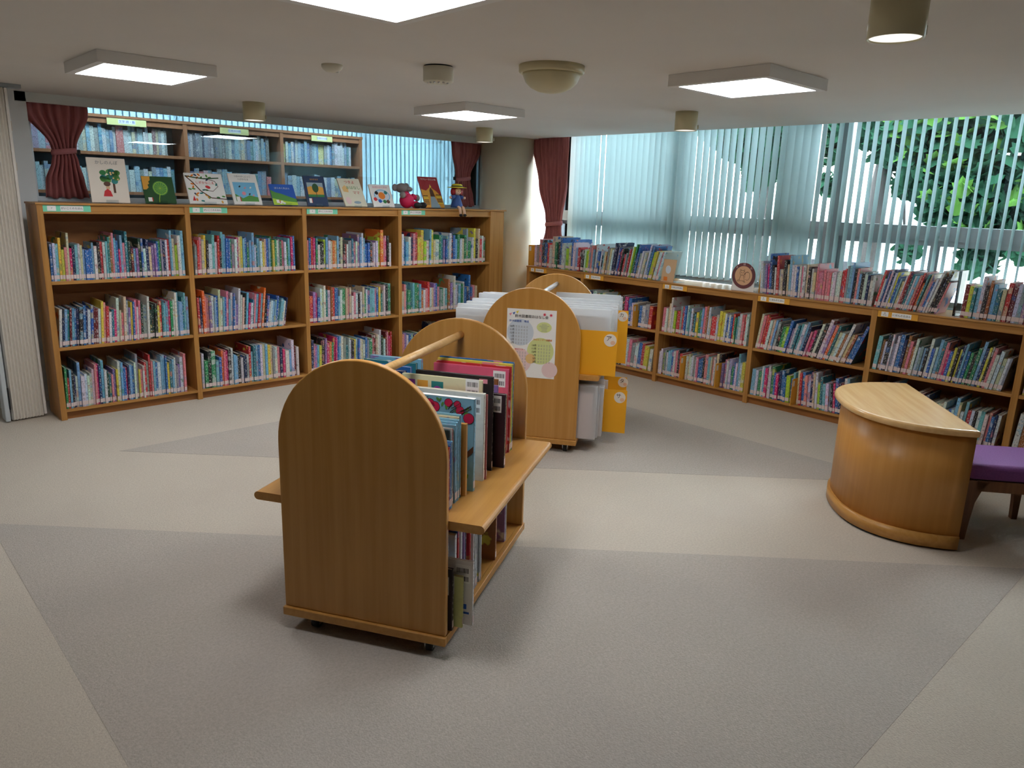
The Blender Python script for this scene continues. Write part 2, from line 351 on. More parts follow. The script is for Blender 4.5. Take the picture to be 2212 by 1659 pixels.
# ---------------------------------------------------------------- ceiling fittings
def panel(x0, x1, y0, y1, label):
    t = thing('ceiling_light', label, 'ceiling light', ((x0 + x1) / 2, (y0 + y1) / 2, H), 0, 'square ceiling lights'); a, b = (x1 - x0) / 2, (y1 - y0) / 2
    m = MB(); f = .038; z0, z1 = -.055, -.001
    m.box(-a, a, -b, -b + f, z0, z1).box(-a, a, b - f, b, z0, z1).box(-a, -a + f, -b + f, b - f, z0, z1).box(a - f, a, -b + f, b - f, z0, z1).box(-a + f, a - f, -b + f, b - f, -.02, z1)
    m.build('housing', 'fixture', t); box('diffuser', 'panel_glow', t, -a + f, a - f, -b + f, b - f, -.052, -.046)
panel(1.125, 1.69, 4.09, 4.68, 'square white ceiling light above the tall bookcase, leftmost of the four')
panel(3.37, 3.92, 4.11, 4.70, 'small square ceiling light nearest the round column')
panel(3.27, 3.84, 1.85, 2.40, 'square ceiling light near the outer window, rightmost of the four')
panel(1.04, 1.61, 1.76, 2.33, 'bright square ceiling light at the top edge, nearest the viewer')
def added_panel_next(x, y, wh):
    t = thing('ceiling_light', 'added unseen light panel brightening the room behind the glass, ' + wh, 'ceiling light', (x, y, 2.72), 0, 'added light panels of the next room')
    box('housing', 'fixture', t, -.62, .62, -.17, .17, -.05, -.001); box('diffuser', 'added_glow_next', t, -.6, .6, -.15, .15, -.056, -.0505)
added_panel_next(2.2, 6.92, 'left of two'); added_panel_next(4.2, 6.92, 'right of two')  # unseen lamps, added to light the books behind the glass
def downlight(x, y, label, r=.078, h=.125):
    t = thing('downlight', label, 'downlight', (x, y, H), 0, 'cylindrical cream downlights'); m = MB(); n = 36
    m.lathe([(r, 0), (r, -h), (r - .006, -h), (r - .006, -h + .012), (.002, -h + .013)], n); m.build('casing', 'cream_plastic', t)
    MB().lathe([(r - .008, -h + .004), (r - .008, -h + .010)], n).build('lens', 'lamp_glow', t)
    box('maker_plate', 'cream_white', t, r * .80, r * .80 + .004, -r * .62 - .014, -r * .62 + .014, -h + .014, -h + .04, rot=(0, 0, R(0)))
downlight(2.537, 5.52, 'cream cylinder downlight hanging in front of the glass partition window')
downlight(4.739, 5.50, 'cream cylinder downlight beside the round column')
downlight(4.631, 3.22, 'cream cylinder downlight in front of the closed blinds')
downlight(2.47, 1.0, 'large cream cylinder downlight at the top right, nearest the viewer', .08, .125)
t = thing('smoke_detector', 'small white smoke detector on the ceiling, left of the round alarm', 'smoke detector', (2.055, 3.56, H))
MB().lathe([(.052, 0), (.052, -.012), (.046, -.022), (.03, -.034), (.004, -.036)], 24).build('body', 'cream_white', t); MB().lathe([(.008, -.03), (.008, -.04)], 10, (.018, -.02)).build('lamp', 'white_plastic', t)
t = thing('ceiling_alarm', 'white drum-shaped ceiling alarm between the small detector and the cream dome', 'alarm', (2.408, 3.151, H))
MB().lathe([(.075, -.006), (.075, -.07), (.07, -.075), (.05, -.083), (.004, -.084)], 30).build('body', 'cream_white', t); MB().lathe([(.07, 0), (.07, -.006)], 30).build('mount', 'dark_gap', t)
m = MB(); [m.ball((.055 * math.cos(a), .055 * math.sin(a), -.08), .006, 8, 4) for a in (2.9, 3.3, 3.7, 4.1, 4.5, 5.0)]; m.build('vents', 'chrome', t)
t = thing('ceiling_dome', 'large cream dome on the ceiling right of the drum-shaped alarm', 'ceiling dome', (2.744, 2.70, H))
MB().lathe([(.158, 0), (.158, -.028), (.152, -.034), (.148, -.036)], 40).build('rim', 'cream_plastic', t)
MB().lathe([(.14, -.034), (.138, -.045), (.125, -.075), (.10, -.098), (.065, -.114), (.03, -.121), (.003, -.123)], 40).build('dome', 'cream_plastic', t)

# ---------------------------------------------------------------- folding partition
t = thing('folding_partition', 'off-white pleated accordion partition folded against the tall bookcase', 'partition', (.97, 5.98, 0))
m = MB(); n = 20; x0, x1 = -.095, .10; prof = []
for i in range(n + 1):
    prof.append((x0 + (x1 - x0) * i / n, (-.055 if i % 2 else -.035) + .02 * (i / n)))
pts = prof + [(p[0], p[1] + .09) for p in prof[::-1]]
m.prism(pts, 'z', .012, 2.19).build('pleated_leaf', 'pleat_vinyl', t)
box('end_post', 'alu_pale', t, -.135, -.105, -.055, .07, .008, 2.19, bevel=.006); box('wall_post', 'pleat_vinyl', t, .101, .118, -.03, .07, .02, 2.19, bevel=.004)
box('latch', 'dark_gap', t, -.104, -.098, -.057, -.03, .09, .24)
box('magnet_plate', 'paper_warm', t, .121, .124, -.02, .01, 1.93, 1.99); box('magnet_plate', 'paper_warm', t, .121, .124, -.02, .01, 1.68, 1.73)
box('top_track', 'alu', t, -1.6, .20, -.02, .05, 2.195, 2.219)
# ================================================================ bookcases
def sign(parent, x, z, w, h, mat, y, initial, words):
    s = box('shelf_sign', mat, parent, x, x + w, y - .003, y, z, z + h)
    a = box('sign_label', 'paper', s, x + w * .09, x + w * .27, y - .0040, y - .003, z + h * .12, z + h * .88); b = box('sign_label', 'paper', s, x + w * .36, x + w * .84, y - .0040, y - .003, z + h * .12, z + h * .88)
    text(words, w * .48 / len(words) * .95, 'ink', s, (x + w * .60, y - .0045, z + h * .5), (R(90), 0, 0))
    text(initial, h * .28, 'ink', s, (x + w * .18, y - .0045, z + h * .5), (R(90), 0, 0))
TB = thing('tall_bookcase', 'tall four-bay oak bookcase of picture books below the glass partition window', 'bookcase', (0, 5.768, 0))
PX = [1.136, 2.078, 3.018, 3.962, 5.072]   # left faces of the uprights (front plane is local y = 0)
PXW = .037; D = .32; TS = [(.075, 'bottom'), (.513, 'middle'), (.965, 'top')]   # shelf top heights
for x in PX: box('upright', 'oak_z', TB, x, x + PXW, 0, D, 0, 1.468, bevel=.002)
box('end_panel', 'oak_z', TB, PX[-1] + PXW, 5.262, .008, D, 0, 1.468)
box('top_board', 'oak_x', TB, 1.130, 5.285, -.006, D, 1.468, 1.482, bevel=.003)
for i in range(4):
    a, b = PX[i] + PXW, PX[i + 1]
    box('header', 'oak_x', TB, a, b, .012, .03, 1.424, 1.468); box('header_lip', 'oak_x', TB, a, b, .002, .03, 1.412, 1.424)
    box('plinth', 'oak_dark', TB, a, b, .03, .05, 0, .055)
    box('shelf', 'oak_x', TB, a, b, .004, D - .01, .055, .075, bevel=.002)
    for z in (.513, .965): box('shelf', 'oak_x', TB, a, b, .004, D - .01, z - .022, z, bevel=.002)
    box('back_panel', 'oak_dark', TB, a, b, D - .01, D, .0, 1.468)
for i, ini in enumerate(('ア', 'カ', 'サ', 'タ')):
    sign(TB, PX[i] + PXW + (.0 if i != 2 else .01), 1.4245, .285 if i < 3 else .27, .043, 'card_green', .0115, ini, 'がいこくのえほん')
LBc = thing('low_bookcase', 'low two-tier oak bookcase of picture books running under the outer window', 'bookcase', (5.557, 0, 0), R(-90))
# local x = -world y, local y = depth (world x)
QY = [5.72, 4.953, 4.013, 3.081, 2.140, 1.200, .26]; DR = .40
QX = [-q for q in QY]
for x in QX: box('upright', 'oak_z', LBc, x, x + .04, 0, DR, 0, .902, bevel=.002)
box('top_board', 'oak_x', LBc, QX[0] - .004, QX[-1] + .05, -.006, DR, .902, .915, bevel=.003)
for i in range(6):
    a, b = QX[i] + .04, QX[i + 1]
    box('header', 'oak_x', LBc, a, b, .006, .028, .855, .902)
    box('shelf', 'oak_x', LBc, a, b, .004, DR - .02, .058, .078, bevel=.002); box('shelf', 'oak_x', LBc, a, b, .004, DR - .02, .448, .47, bevel=.002)
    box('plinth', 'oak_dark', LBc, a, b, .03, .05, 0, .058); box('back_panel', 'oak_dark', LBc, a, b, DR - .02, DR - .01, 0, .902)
for i, (ini, ww) in enumerate((('あ', .25), ('か', .25), ('さ\nしすせ', .255), ('た\nつて', .27), ('は\nひふ', .27))):
    sign(LBc, QX[i] + .042, .857, ww, .044, 'card_orange', .004, ini, 'にほんのえほん')
# bookcase in the next room
NB = thing('tall_bookcase', 'reddish wooden bookcase with pale yellow signs standing behind the glass', 'bookcase', (0, 7.35, 0))
NX = [1.44, 1.75, 2.69, 3.635, 4.55]
for x in NX: box('upright', 'beech_far', NB, x, x + .035, 0, .3, 0, 2.17)
box('top_board', 'beech_far', NB, 1.43, 4.59, -.004, .3, 2.17, 2.195)
NZ = [.1, .45, .86, 1.22, 1.555, 1.885]
for i in range(4):
    a, b = NX[i] + .035, NX[i + 1]
    box('header', 'beech_far', NB, a, b, .008, .025, 2.125, 2.17); box('back_panel', 'sky_gray', NB, a, b, .29, .3, .1, 2.17)
    for z in NZ: box('shelf', 'beech_far', NB, a, b, .002, .29, z - .025, z)
pbr('card_cream', (228, 228, 160), .6)
for x, wd, s in ((2.05, .32, '文学 詩・歌'), (3.03, .28, '日本の小説'), (3.98, .24, '日本の小説')):
    c = box('shelf_sign', 'card_cream', NB, x, x + wd, -.004, 0, 2.115, 2.175); box('sign_label', 'paper', c, x + wd * .28, x + wd * .72, -.005, -.004, 2.128, 2.162)
    text(s, .025, 'ink_blue', c, (x + wd / 2, -.0055, 2.145), (R(90), 0, 0))
# ================================================================ books
PAL = dict(r=((196, 52, 56), 'red'), o=((226, 112, 44), 'orange'), y=((222, 206, 84), 'yellow'), l=((176, 204, 62), 'lime green'), g=((48, 142, 92), 'green'), d=((30, 66, 56), 'dark green'),
           t=((46, 122, 134), 'teal'), c=((128, 184, 212), 'light blue'), b=((44, 104, 176), 'blue'), n=((28, 46, 92), 'navy'), v=((142, 112, 172), 'violet'), p=((222, 140, 150), 'pink'),
           m=((200, 44, 112), 'magenta'), w=((218, 222, 226), 'white'), e=((214, 202, 168), 'cream'), k=((44, 44, 48), 'black'), s=((150, 158, 162), 'grey'), u=((152, 96, 56), 'brown'), a=((112, 36, 48), 'maroon'))
def book_material():
    m = pbr('book', (200, 200, 200), .38, spec=.5); n, l = nodes(m); b = n['Principled BSDF']
    ca = n.new('ShaderNodeAttribute'); ca.attribute_name = 'Col'; cb = n.new('ShaderNodeAttribute'); cb.attribute_name = 'Col2'
    uv = n.new('ShaderNodeUVMap'); uv.uv_map = 'UVMap'
    def noise(sx, sy, det):
        mp = n.new('ShaderNodeMapping'); mp.inputs['Scale'].default_value = (sx, sy, 1); z = n.new('ShaderNodeTexNoise'); z.inputs['Scale'].default_value = 1; z.inputs['Detail'].default_value = det
        l.new(uv.outputs[0], mp.inputs[0]); l.new(mp.outputs[0], z.inputs[0]); return z.outputs[0]
    def step(x, a, c):
        r_ = n.new('ShaderNodeMapRange'); r_.inputs[1].default_value = a; r_.inputs[2].default_value = c; l.new(x, r_.inputs[0]); return r_.outputs[0]
    def mul(x, y_):
        q = n.new('ShaderNodeMath'); q.operation = 'MULTIPLY'; l.new(x, q.inputs[0])
        if isinstance(y_, float): q.inputs[1].default_value = y_
        else: l.new(y_, q.inputs[1])
        return q.outputs[0]
    patch = mul(step(noise(14, 16, 2), .56, .62), ca.outputs['Alpha'])
    letters = mul(step(noise(170, 75, 1), .57, .62), mul(ca.outputs['Alpha'], cb.outputs['Alpha']))
    m1 = n.new('ShaderNodeMix'); m1.data_type = 'RGBA'; l.new(patch, m1.inputs[0]); l.new(ca.outputs['Color'], m1.inputs[6]); l.new(cb.outputs['Color'], m1.inputs[7])
    sep = n.new('ShaderNodeRGBToBW'); l.new(ca.outputs['Color'], sep.inputs[0])
    inv = n.new('ShaderNodeMath'); inv.operation = 'LESS_THAN'; inv.inputs[1].default_value = .28; l.new(sep.outputs[0], inv.inputs[0])
    ink = n.new('ShaderNodeMix'); ink.data_type = 'RGBA'; ink.inputs[6].default_value = (*lin((52, 54, 66)), 1); ink.inputs[7].default_value = (*lin((236, 234, 226)), 1); l.new(inv.outputs[0], ink.inputs[0])
    m2 = n.new('ShaderNodeMix'); m2.data_type = 'RGBA'; l.new(letters, m2.inputs[0]); l.new(m1.outputs[2], m2.inputs[6]); l.new(ink.outputs[2], m2.inputs[7])
    l.new(m2.outputs[2], b.inputs['Base Color'])
book_material()
class Books:
    """faces with two colours each (alpha = how much print they carry) and uv in metres"""
    def __init__(s): s.v = []; s.f = []; s.c = []; s.c2 = []; s.uv = []
    def quad(s, P, col, col2, a, a2, uv):
        k = len(s.v); s.v += [tuple(p) for p in P]; s.f.append((k, k + 1, k + 2, k + 3)); s.c.append((*col, a)); s.c2.append((*col2, a2)); s.uv += uv
    def box(s, x0, x1, y0, y1, z0, z1, cs, T, seed=0, skip=()):
        """cs: dict face -> (col, col2, print, letters)"""
        F = dict(front=((x0, y0, z0), (x1, y0, z0), (x1, y0, z1), (x0, y0, z1)), back=((x1, y1, z0), (x0, y1, z0), (x0, y1, z1), (x1, y1, z1)),
                 left=((x0, y1, z0), (x0, y0, z0), (x0, y0, z1), (x0, y1, z1)), right=((x1, y0, z0), (x1, y1, z0), (x1, y1, z1), (x1, y0, z1)),
                 top=((x0, y0, z1), (x1, y0, z1), (x1, y1, z1), (x0, y1, z1)), bottom=((x0, y1, z0), (x1, y1, z0), (x1, y0, z0), (x0, y0, z0)))
        for k, P in F.items():
            if k in skip: continue
            col, col2, a, a2 = cs.get(k, cs['*']); uv = []
            for p in P: uv.append(((p[0] if k in ('front', 'back', 'top', 'bottom') else p[1]) + seed, (p[2] if k not in ('top', 'bottom') else p[1])))
            s.quad([T @ Vector(p) for p in P], col, col2, a, a2, uv)
    def mesh(s, name):
        me = bpy.data.meshes.new(name); me.from_pydata(s.v, [], s.f); me.materials.append(M['book'])
        for nm, arr in (('Col', s.c), ('Col2', s.c2)):
            at = me.attributes.new(nm, 'FLOAT_COLOR', 'FACE'); at.data.foreach_set('color', [x for c in arr for x in c])
        u = me.uv_layers.new(name='UVMap'); u.data.foreach_set('uv', [x for p in s.uv for x in p]); me.update(); return me
PAGE = lin((226, 218, 202)); STICK = lin((226, 208, 206))
def book_geo(B, t, h, d, col, col2, seed, T, full=True, sticker=True):
    c = (col, col2, 1.0, 0.0); sp = (col, col2, .55, 1.0); dk = (tuple(x * .9 for x in col), col2, .0, 0.0); pg = (PAGE, PAGE, 0.0, 0.0)
    e = min(.0022, t * .2); st = (STICK, STICK, 0, 0)
    if full:
        B.box(0, e, 0, d, 0, h, {'*': c, 'top': dk, 'bottom': dk, 'front': dk, 'back': dk}, T, seed); B.box(t - e, t, 0, d, 0, h, {'*': c, 'top': dk, 'bottom': dk, 'front': dk, 'back': dk}, T, seed + .31)
        B.box(e, t - e, -.0015, e, 0, h, {'*': dk, 'front': sp}, T, seed, ('back',)); B.box(e, t - e, e, d - .004, .003, h - .003, {'*': pg}, T, seed, ('left', 'right', 'front'))
    else:
        B.box(0, t, 0, d, 0, h, {'*': c, 'front': sp, 'top': pg, 'bottom': pg, 'back': pg}, T, seed, ('bottom', 'back'))
    if sticker:
        B.quad([T @ Vector(p) for p in ((.0006, -.0022, .012), (t - .0006, -.0022, .012), (t - .0006, -.0022, .040), (.0006, -.0022, .040))], STICK, STICK, 0, 0, [(0, 0)] * 4)
rb = random.Random(11)
def parse(s):
    out = []
    for tok in s.split():
        wd = 2.0 * rb.uniform(.8, 1.25)
        k = tok[0]
        if len(tok) > 1: wd = float(tok[1:]) * 1.1
        out.append((k.lower(), k.isupper(), wd))
    return out
def pxy(P):
    v = P - CAMP; zf = v.dot(_f)
    return (1106 + 1614.76 * v.dot(_rt2) / zf, 829.5 - 1614.76 * v.dot(_up2) / zf)
CUTS = []
SHELF_BOOKS = []   # dict per book
def book_row(spec, base, fx0, fx1, z, lean=(0, 0), hmin=.205, hmax=.30, dmin=.19, dmax=.26, front=.03, where='', clear=.4, cuts=()):
    """base: matrix of the bookcase (local x along the row, local y into the shelf)"""
    bk = parse(spec); tot = sum(b[2] for b in bk)
    if z < .9 and lean[1] > 0: fx1 -= hmax * math.sin(R(lean[1])) * .92
    if z > .94 and lean[1] > 0: fx1 -= hmax * math.sin(R(lean[1])) * .92
    sc = (fx1 - fx0) / tot; x = fx0; lasth = rb.uniform(hmin, hmax); cuts = list(cuts); sc *= 1 - .014 * len(cuts) / (fx1 - fx0)
    for i, (k, tall, wd) in enumerate(bk):
        if cuts and x >= cuts[0]: CUTS.append((x + .005, z)); cuts.pop(0); x += .014
        u = i / max(1, len(bk) - 1); ang = lean[0] + (lean[1] - lean[0]) * u; ca = math.cos(R(ang)); st = wd * sc; t = max(.004, st * ca * .95)
        h = rb.uniform(hmin, hmax) if rb.random() < .6 else min(hmax, max(hmin, lasth + rb.uniform(-.012, .012)))
        lasth = h
        if tall: h = min(clear - .02, hmax + rb.uniform(.01, .035))
        d = min(dmax, max(dmin, h * rb.uniform(.75, 1.0))); y0 = front + rb.uniform(-.008, .012)
        col = Vector(lin(PAL[k][0])); col = tuple(min(1, max(0, c * rb.uniform(.82, 1.12))) for c in col)
        col2 = lin(PAL[rb.choice('rybcwwepkgvob')][0])
        sn = math.sin(R(ang)); zo = t * sn if sn > 0 else 0
        T = base @ Matrix.Translation((x + (0 if sn > 0 else -0), y0, z + zo + .0005)) @ Matrix.Rotation(R(ang), 4, 'Y')
        P = [pxy(T @ Vector(p)) for p in ((0, 0, 0), (t, 0, 0), (t, 0, h), (0, 0, h))]
        area = abs(sum(P[j][0] * P[(j + 1) % 4][1] - P[(j + 1) % 4][0] * P[j][1] for j in range(4))) / 2
        cx = sum(p[0] for p in P) / 4; cy = sum(p[1] for p in P) / 4
        SHELF_BOOKS.append(dict(T=T, t=t, h=h, d=d, col=col, col2=col2, k=k, area=area, px=(cx, cy), i=i, n=len(bk), where=where, seed=rb.randint(1, 60) * 1.37, tall=tall))
        x += st
MT = Matrix.Translation((0, 5.768, 0))
LB_ = [(PX[i] + PXW, PX[i + 1]) for i in range(4)]
LROWS = {('top', 0): ("b w c y y p E m n c w e c b3 b c w k r w c t u P c b m c p T d a c v d b w n e v v b g s n w r C e l w w C", .0, .985, (2, 0)),
 ('middle', 0): ("w n c t a c2 b n k3 b n w b a a w y p r w t m W e p E s v y b p w p d s3 W d d k y r t c c m g w W C c3 t C c", .0, .99, (5, 1)),
 ('bottom', 0): ("g r c k n w C w3 w2 w2 e w p m n2 C w d t p v y w c b m n c b w S2 y p w r s R p c b w3 c c b y t c w s v w3 p", .0, .93, (2, 1)),
 ('top', 1): ("s r p e y k w3 c w2 r k C c2 b b g s w m e y c b g2 c C w t c w y e b c g2 y g2 w s g p w g c m b", .01, .93, (2, 0)),
 ('middle', 1): ("r n O p p v w c b E2 w c b P c w b w v W w e k c m w t p c r c O k b w w c2 c b2 t c c w n", .01, .86, (0, 9)),
 ('bottom', 1): ("w g k g3 c b o p m k w c c k w n s r c t2 c b w e c y2 e s w p n m w3 c W a w2", .01, .93, (1, 0)),
 ('top', 2): ("p b r m g w k k l c w e o e c k e k r w s s t p w v c w c b b k s w w l O3 p m k w", .0, .93, (1, 0)),
 ('middle', 2): ("r3 v m b w e W t w u r b3 c w g3 e p e w p w k w e g w2 b c c3 p b y t s w k g3", .0, .93, (1, 0)),
 ('bottom', 2): ("n p v c y k v m o g m m b c w s t w w k y c b w e w2 b s g3 p a e w W d w a p m r", .0, .93, (2, 0)),
 ('top', 3): ("w b c w n p r y3 Y l w C Y e w3 g t2 v b c w n b2 c g w e g2 S g3 w Y k E r w g2", .0, .97, (1, 0)),
 ('middle', 3): ("e p s g3 t c g2 g2 c o w p r w e v b p s g w c u2 v n W w s c g2 w b n B2 b p e", .0, .87, (0, 0)),
 ('bottom', 3): ("p v w b c k w g3 c y l w e b k n g3 c s w p r w b c g2 w s", .0, .8, (0, 0))}
BAYT = ['leftmost bay', 'second bay', 'third bay', 'fourth bay']
for (sh, bay), (sp, f0, f1, ln) in LROWS.items():
    a, b = LB_[bay]; z = dict((n_, z_) for z_, n_ in TS)[sh]
    book_row(sp, MT, a + .006 + (b - a) * f0, a + (b - a) * f1 - .006, z, ln, where=(sh + ' shelf, ' + BAYT[bay] + ' of tall bookcase'), front=.02)
MR = Matrix.Translation((5.557, 0, 0)) @ Matrix.Rotation(R(-90), 4, 'Z')
def rx(yw): return -yw
RROWS = [("w s p k b r w E g k B w l e B w c r k2", 5.66, 4.98, .915, (0, 2), 'column end of low bookcase top'),
 ("w l y s p c u w b w w c e k s e w N n s b m k r2 s g r w l G k B s w w e W t B l y w3 p2 w2", 4.97, 4.06, .915, (3, 15), 'low bookcase top beside the bare stretch'),
 ("w s v m B k w R s e k e C w w b w p w e k w e p p p p p p w w w w r r s c C k p c k w n w w", 3.055, 2.17, .915, (-4, 2), 'low bookcase top beside the squirrel sign'),
 ("r w b w n w y b c e w r a t w c p r o t e p b w W k k K p", 2.155, 1.735, .915, (10, 16), 'low bookcase top left of clear bookend'),
 ("a y t c w k u c t e r a w s v m r y b n n p k w", 1.59, 1.02, .915, (2, 5), 'low bookcase top right of clear bookend'),
 ("w c n w e g w w c w p v k m b w e b w s r", 4.92, 4.06, .47, (1, 3), 'upper shelf, second bay of low bookcase'),
 ("p w c b w s r w e t k", 5.67, 5.0, .47, (1, 2), 'upper shelf, first bay of low bookcase'),
 ("p3 w e W w l r3 s r b w c w k t y g c p u w e r4 w y y w b w b r g c w p r w", 3.965, 3.10, .47, (2, 2), 'upper shelf, third bay of low bookcase'),
 ("e p r r w e c s k g l b v w t c w c n p m k w k W v o t e w u W e u b B", 3.03, 2.16, .47, (7, 19), 'upper shelf, fourth bay of low bookcase'),
 ("c3 u w k3 w s w b3 n2 u p u w w s c k w b w c t p m b y k y n c b g k g C n y k p w w e w s", 2.09, 1.225, .47, (5, 9), 'upper shelf, fifth bay of low bookcase'),
 ("y w s c e b", 1.15, .95, .47, (2, 2), 'upper shelf, sixth bay of low bookcase'),
 ("w k p g c b w e", 5.66, 5.0, .078, (1, 1), 'lower shelf, first bay of low bookcase'),
 ("w b c e k w s p b t g k w w p s w b r y w", 4.90, 4.03, .078, (2, 5), 'lower shelf, second bay of low bookcase'),
 ("w w l s w c c b w p k r3 w w e w w s w p b b k p3 c e p w e k v p w w g b w C w y3", 3.965, 3.09, .078, (1, 1), 'lower shelf, third bay of low bookcase'),
 ("c3 w g w c m w w g b m n b b l3 b c e r b p w n e w l t c w s k m b n a w c", 3.03, 2.20, .078, (1, -6), 'lower shelf, fourth bay of low bookcase'),
 ("w e w s b w C e w c r w k w c w p b n w s w w e w s b w C e w c r w k w c w p b n w", 2.09, 1.23, .078, (5, 4), 'lower shelf, fifth bay of low bookcase'),
 ("w u s b k w c", 1.15, .85, .078, (4, 2), 'lower shelf, sixth bay of low bookcase')]
for sp, y0, y1, z, ln, wh in RROWS:
    book_row(sp, MR, rx(y0), rx(y1), z, ln, where=wh, front=.022 if z < .9 else .05, clear=.36, cuts={'upper shelf, second bay of low bookcase': [-4.275], 'lower shelf, third bay of low bookcase': [-3.70, -3.35], 'lower shelf, fourth bay of low bookcase': [-2.66]}.get(wh, ()), hmin=.20, hmax=.285)
# which of them show largest: those become objects of their own, the rest is one object
def hidden(p):
    x, y = p
    if x < -20 or x > 2225: return True
    if 985 < x < 1350 and y > 640 + max(0, (1060 - x)): return True
    if 840 < x < 1140 and y > 690 + abs(x - 1010) * .45: return True
    if 640 < x < 900 and y > 775 + abs(x - 785) * .4: return True
    if 1115 < x < 1285 and y > 600: return True
    if x > 1797 and y > 835 and y < 1190 and x < 2120 and y > 835 + max(0, (x - 1960) * .68): return True
    return False
vis = [b for b in SHELF_BOOKS if not hidden(b['px'])]
vis.sort(key=lambda b: -b['area']); solo = set(id(b) for b in vis[:300])
ORD = ['first', 'second', 'third', 'fourth', 'fifth', 'sixth', 'seventh', 'eighth', 'ninth', 'tenth', 'eleventh', 'twelfth', 'thirteenth', 'fourteenth', 'fifteenth', 'sixteenth', 'seventeenth', 'eighteenth', 'nineteenth', 'twentieth']
def ordinal(i):
    if i < 20: return ORD[i]
    tens = {2: 'twenty', 3: 'thirty', 4: 'forty', 5: 'fifty'}[(i + 1) // 10]; k = (i + 1) % 10
    return tens + '-' + ORD[k - 1] if k else {2: 'twentieth', 3: 'thirtieth', 4: 'fortieth', 5: 'fiftieth'}[(i + 1) // 10]
REST = Books()
for b in SHELF_BOOKS:
    if id(b) in solo:
        B = Books(); book_geo(B, b['t'], b['h'], b['d'], b['col'], b['col2'], b['seed'], Matrix.Identity(4))
        o = bpy.data.objects.new('picture_book', B.mesh('picture_book')); link(o); o.matrix_world = b['T']
        i, n_ = b['i'], b['n']; pos = (ordinal(i) + ' from left') if i <= n_ // 2 else ((ordinal(n_ - 1 - i) + ' from right') if i < n_ - 1 else 'last at right')
        tag(o, ('tall ' if b['tall'] else '') + PAL[b['k']][1] + ' book, ' + pos + ', ' + b['where'], 'book', 'picture books standing on the bookcases')
    else: book_geo(REST, b['t'], b['h'], b['d'], b['col'], b['col2'], b['seed'], b['T'], full=True)
o = bpy.data.objects.new('picture_books', REST.mesh('picture_books')); link(o)
tag(o, 'rows of thin picture books filling the rest of the oak bookcases', 'books', kind='stuff')
# books behind the glass
FAR = Books(); rf = random.Random(3); MN = Matrix.Translation((0, 7.35, 0))
FROWS = {(0, 1.885): 'v b m c w', (0, 1.555): 'c w s b c', (1, 1.885): 'w s e c w s c w c b w r4 w3 w e s c3 w w w a e s w k', (1, 1.555): 'c w s c b w c C w y s w c k w e s c b c w t', (2, 1.885): 'c w n n n n n n n n k k k k w c c w e w b t c w w s c k', (2, 1.555): 'p s r p u b s b c r s c w c t b s r',
         (3, 1.885): 'y w c w b w c b c b n b c b y4 s w b n w w w w b t w', (3, 1.555): 'b c w c w b s b c w c w b w e b w c b w', (1, 1.22): 'b n e c b w c b k c w b e n c', (2, 1.22): 'c w b k n c w e c b w c', (3, 1.22): 'w c e b w k c b w c c w'}
for (bay, z), sp in FROWS.items():
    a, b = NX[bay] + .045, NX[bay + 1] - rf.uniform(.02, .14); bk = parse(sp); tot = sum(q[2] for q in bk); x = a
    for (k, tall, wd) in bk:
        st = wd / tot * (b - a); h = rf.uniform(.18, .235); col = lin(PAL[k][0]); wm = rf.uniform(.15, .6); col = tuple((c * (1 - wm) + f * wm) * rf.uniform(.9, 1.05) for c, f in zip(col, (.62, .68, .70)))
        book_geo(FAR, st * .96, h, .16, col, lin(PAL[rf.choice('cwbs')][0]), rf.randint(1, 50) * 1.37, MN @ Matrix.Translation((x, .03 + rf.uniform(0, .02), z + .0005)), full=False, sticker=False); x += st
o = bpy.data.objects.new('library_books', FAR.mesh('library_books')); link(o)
tag(o, 'rows of pale novels on the wooden bookcase behind the glass', 'books', kind='stuff')
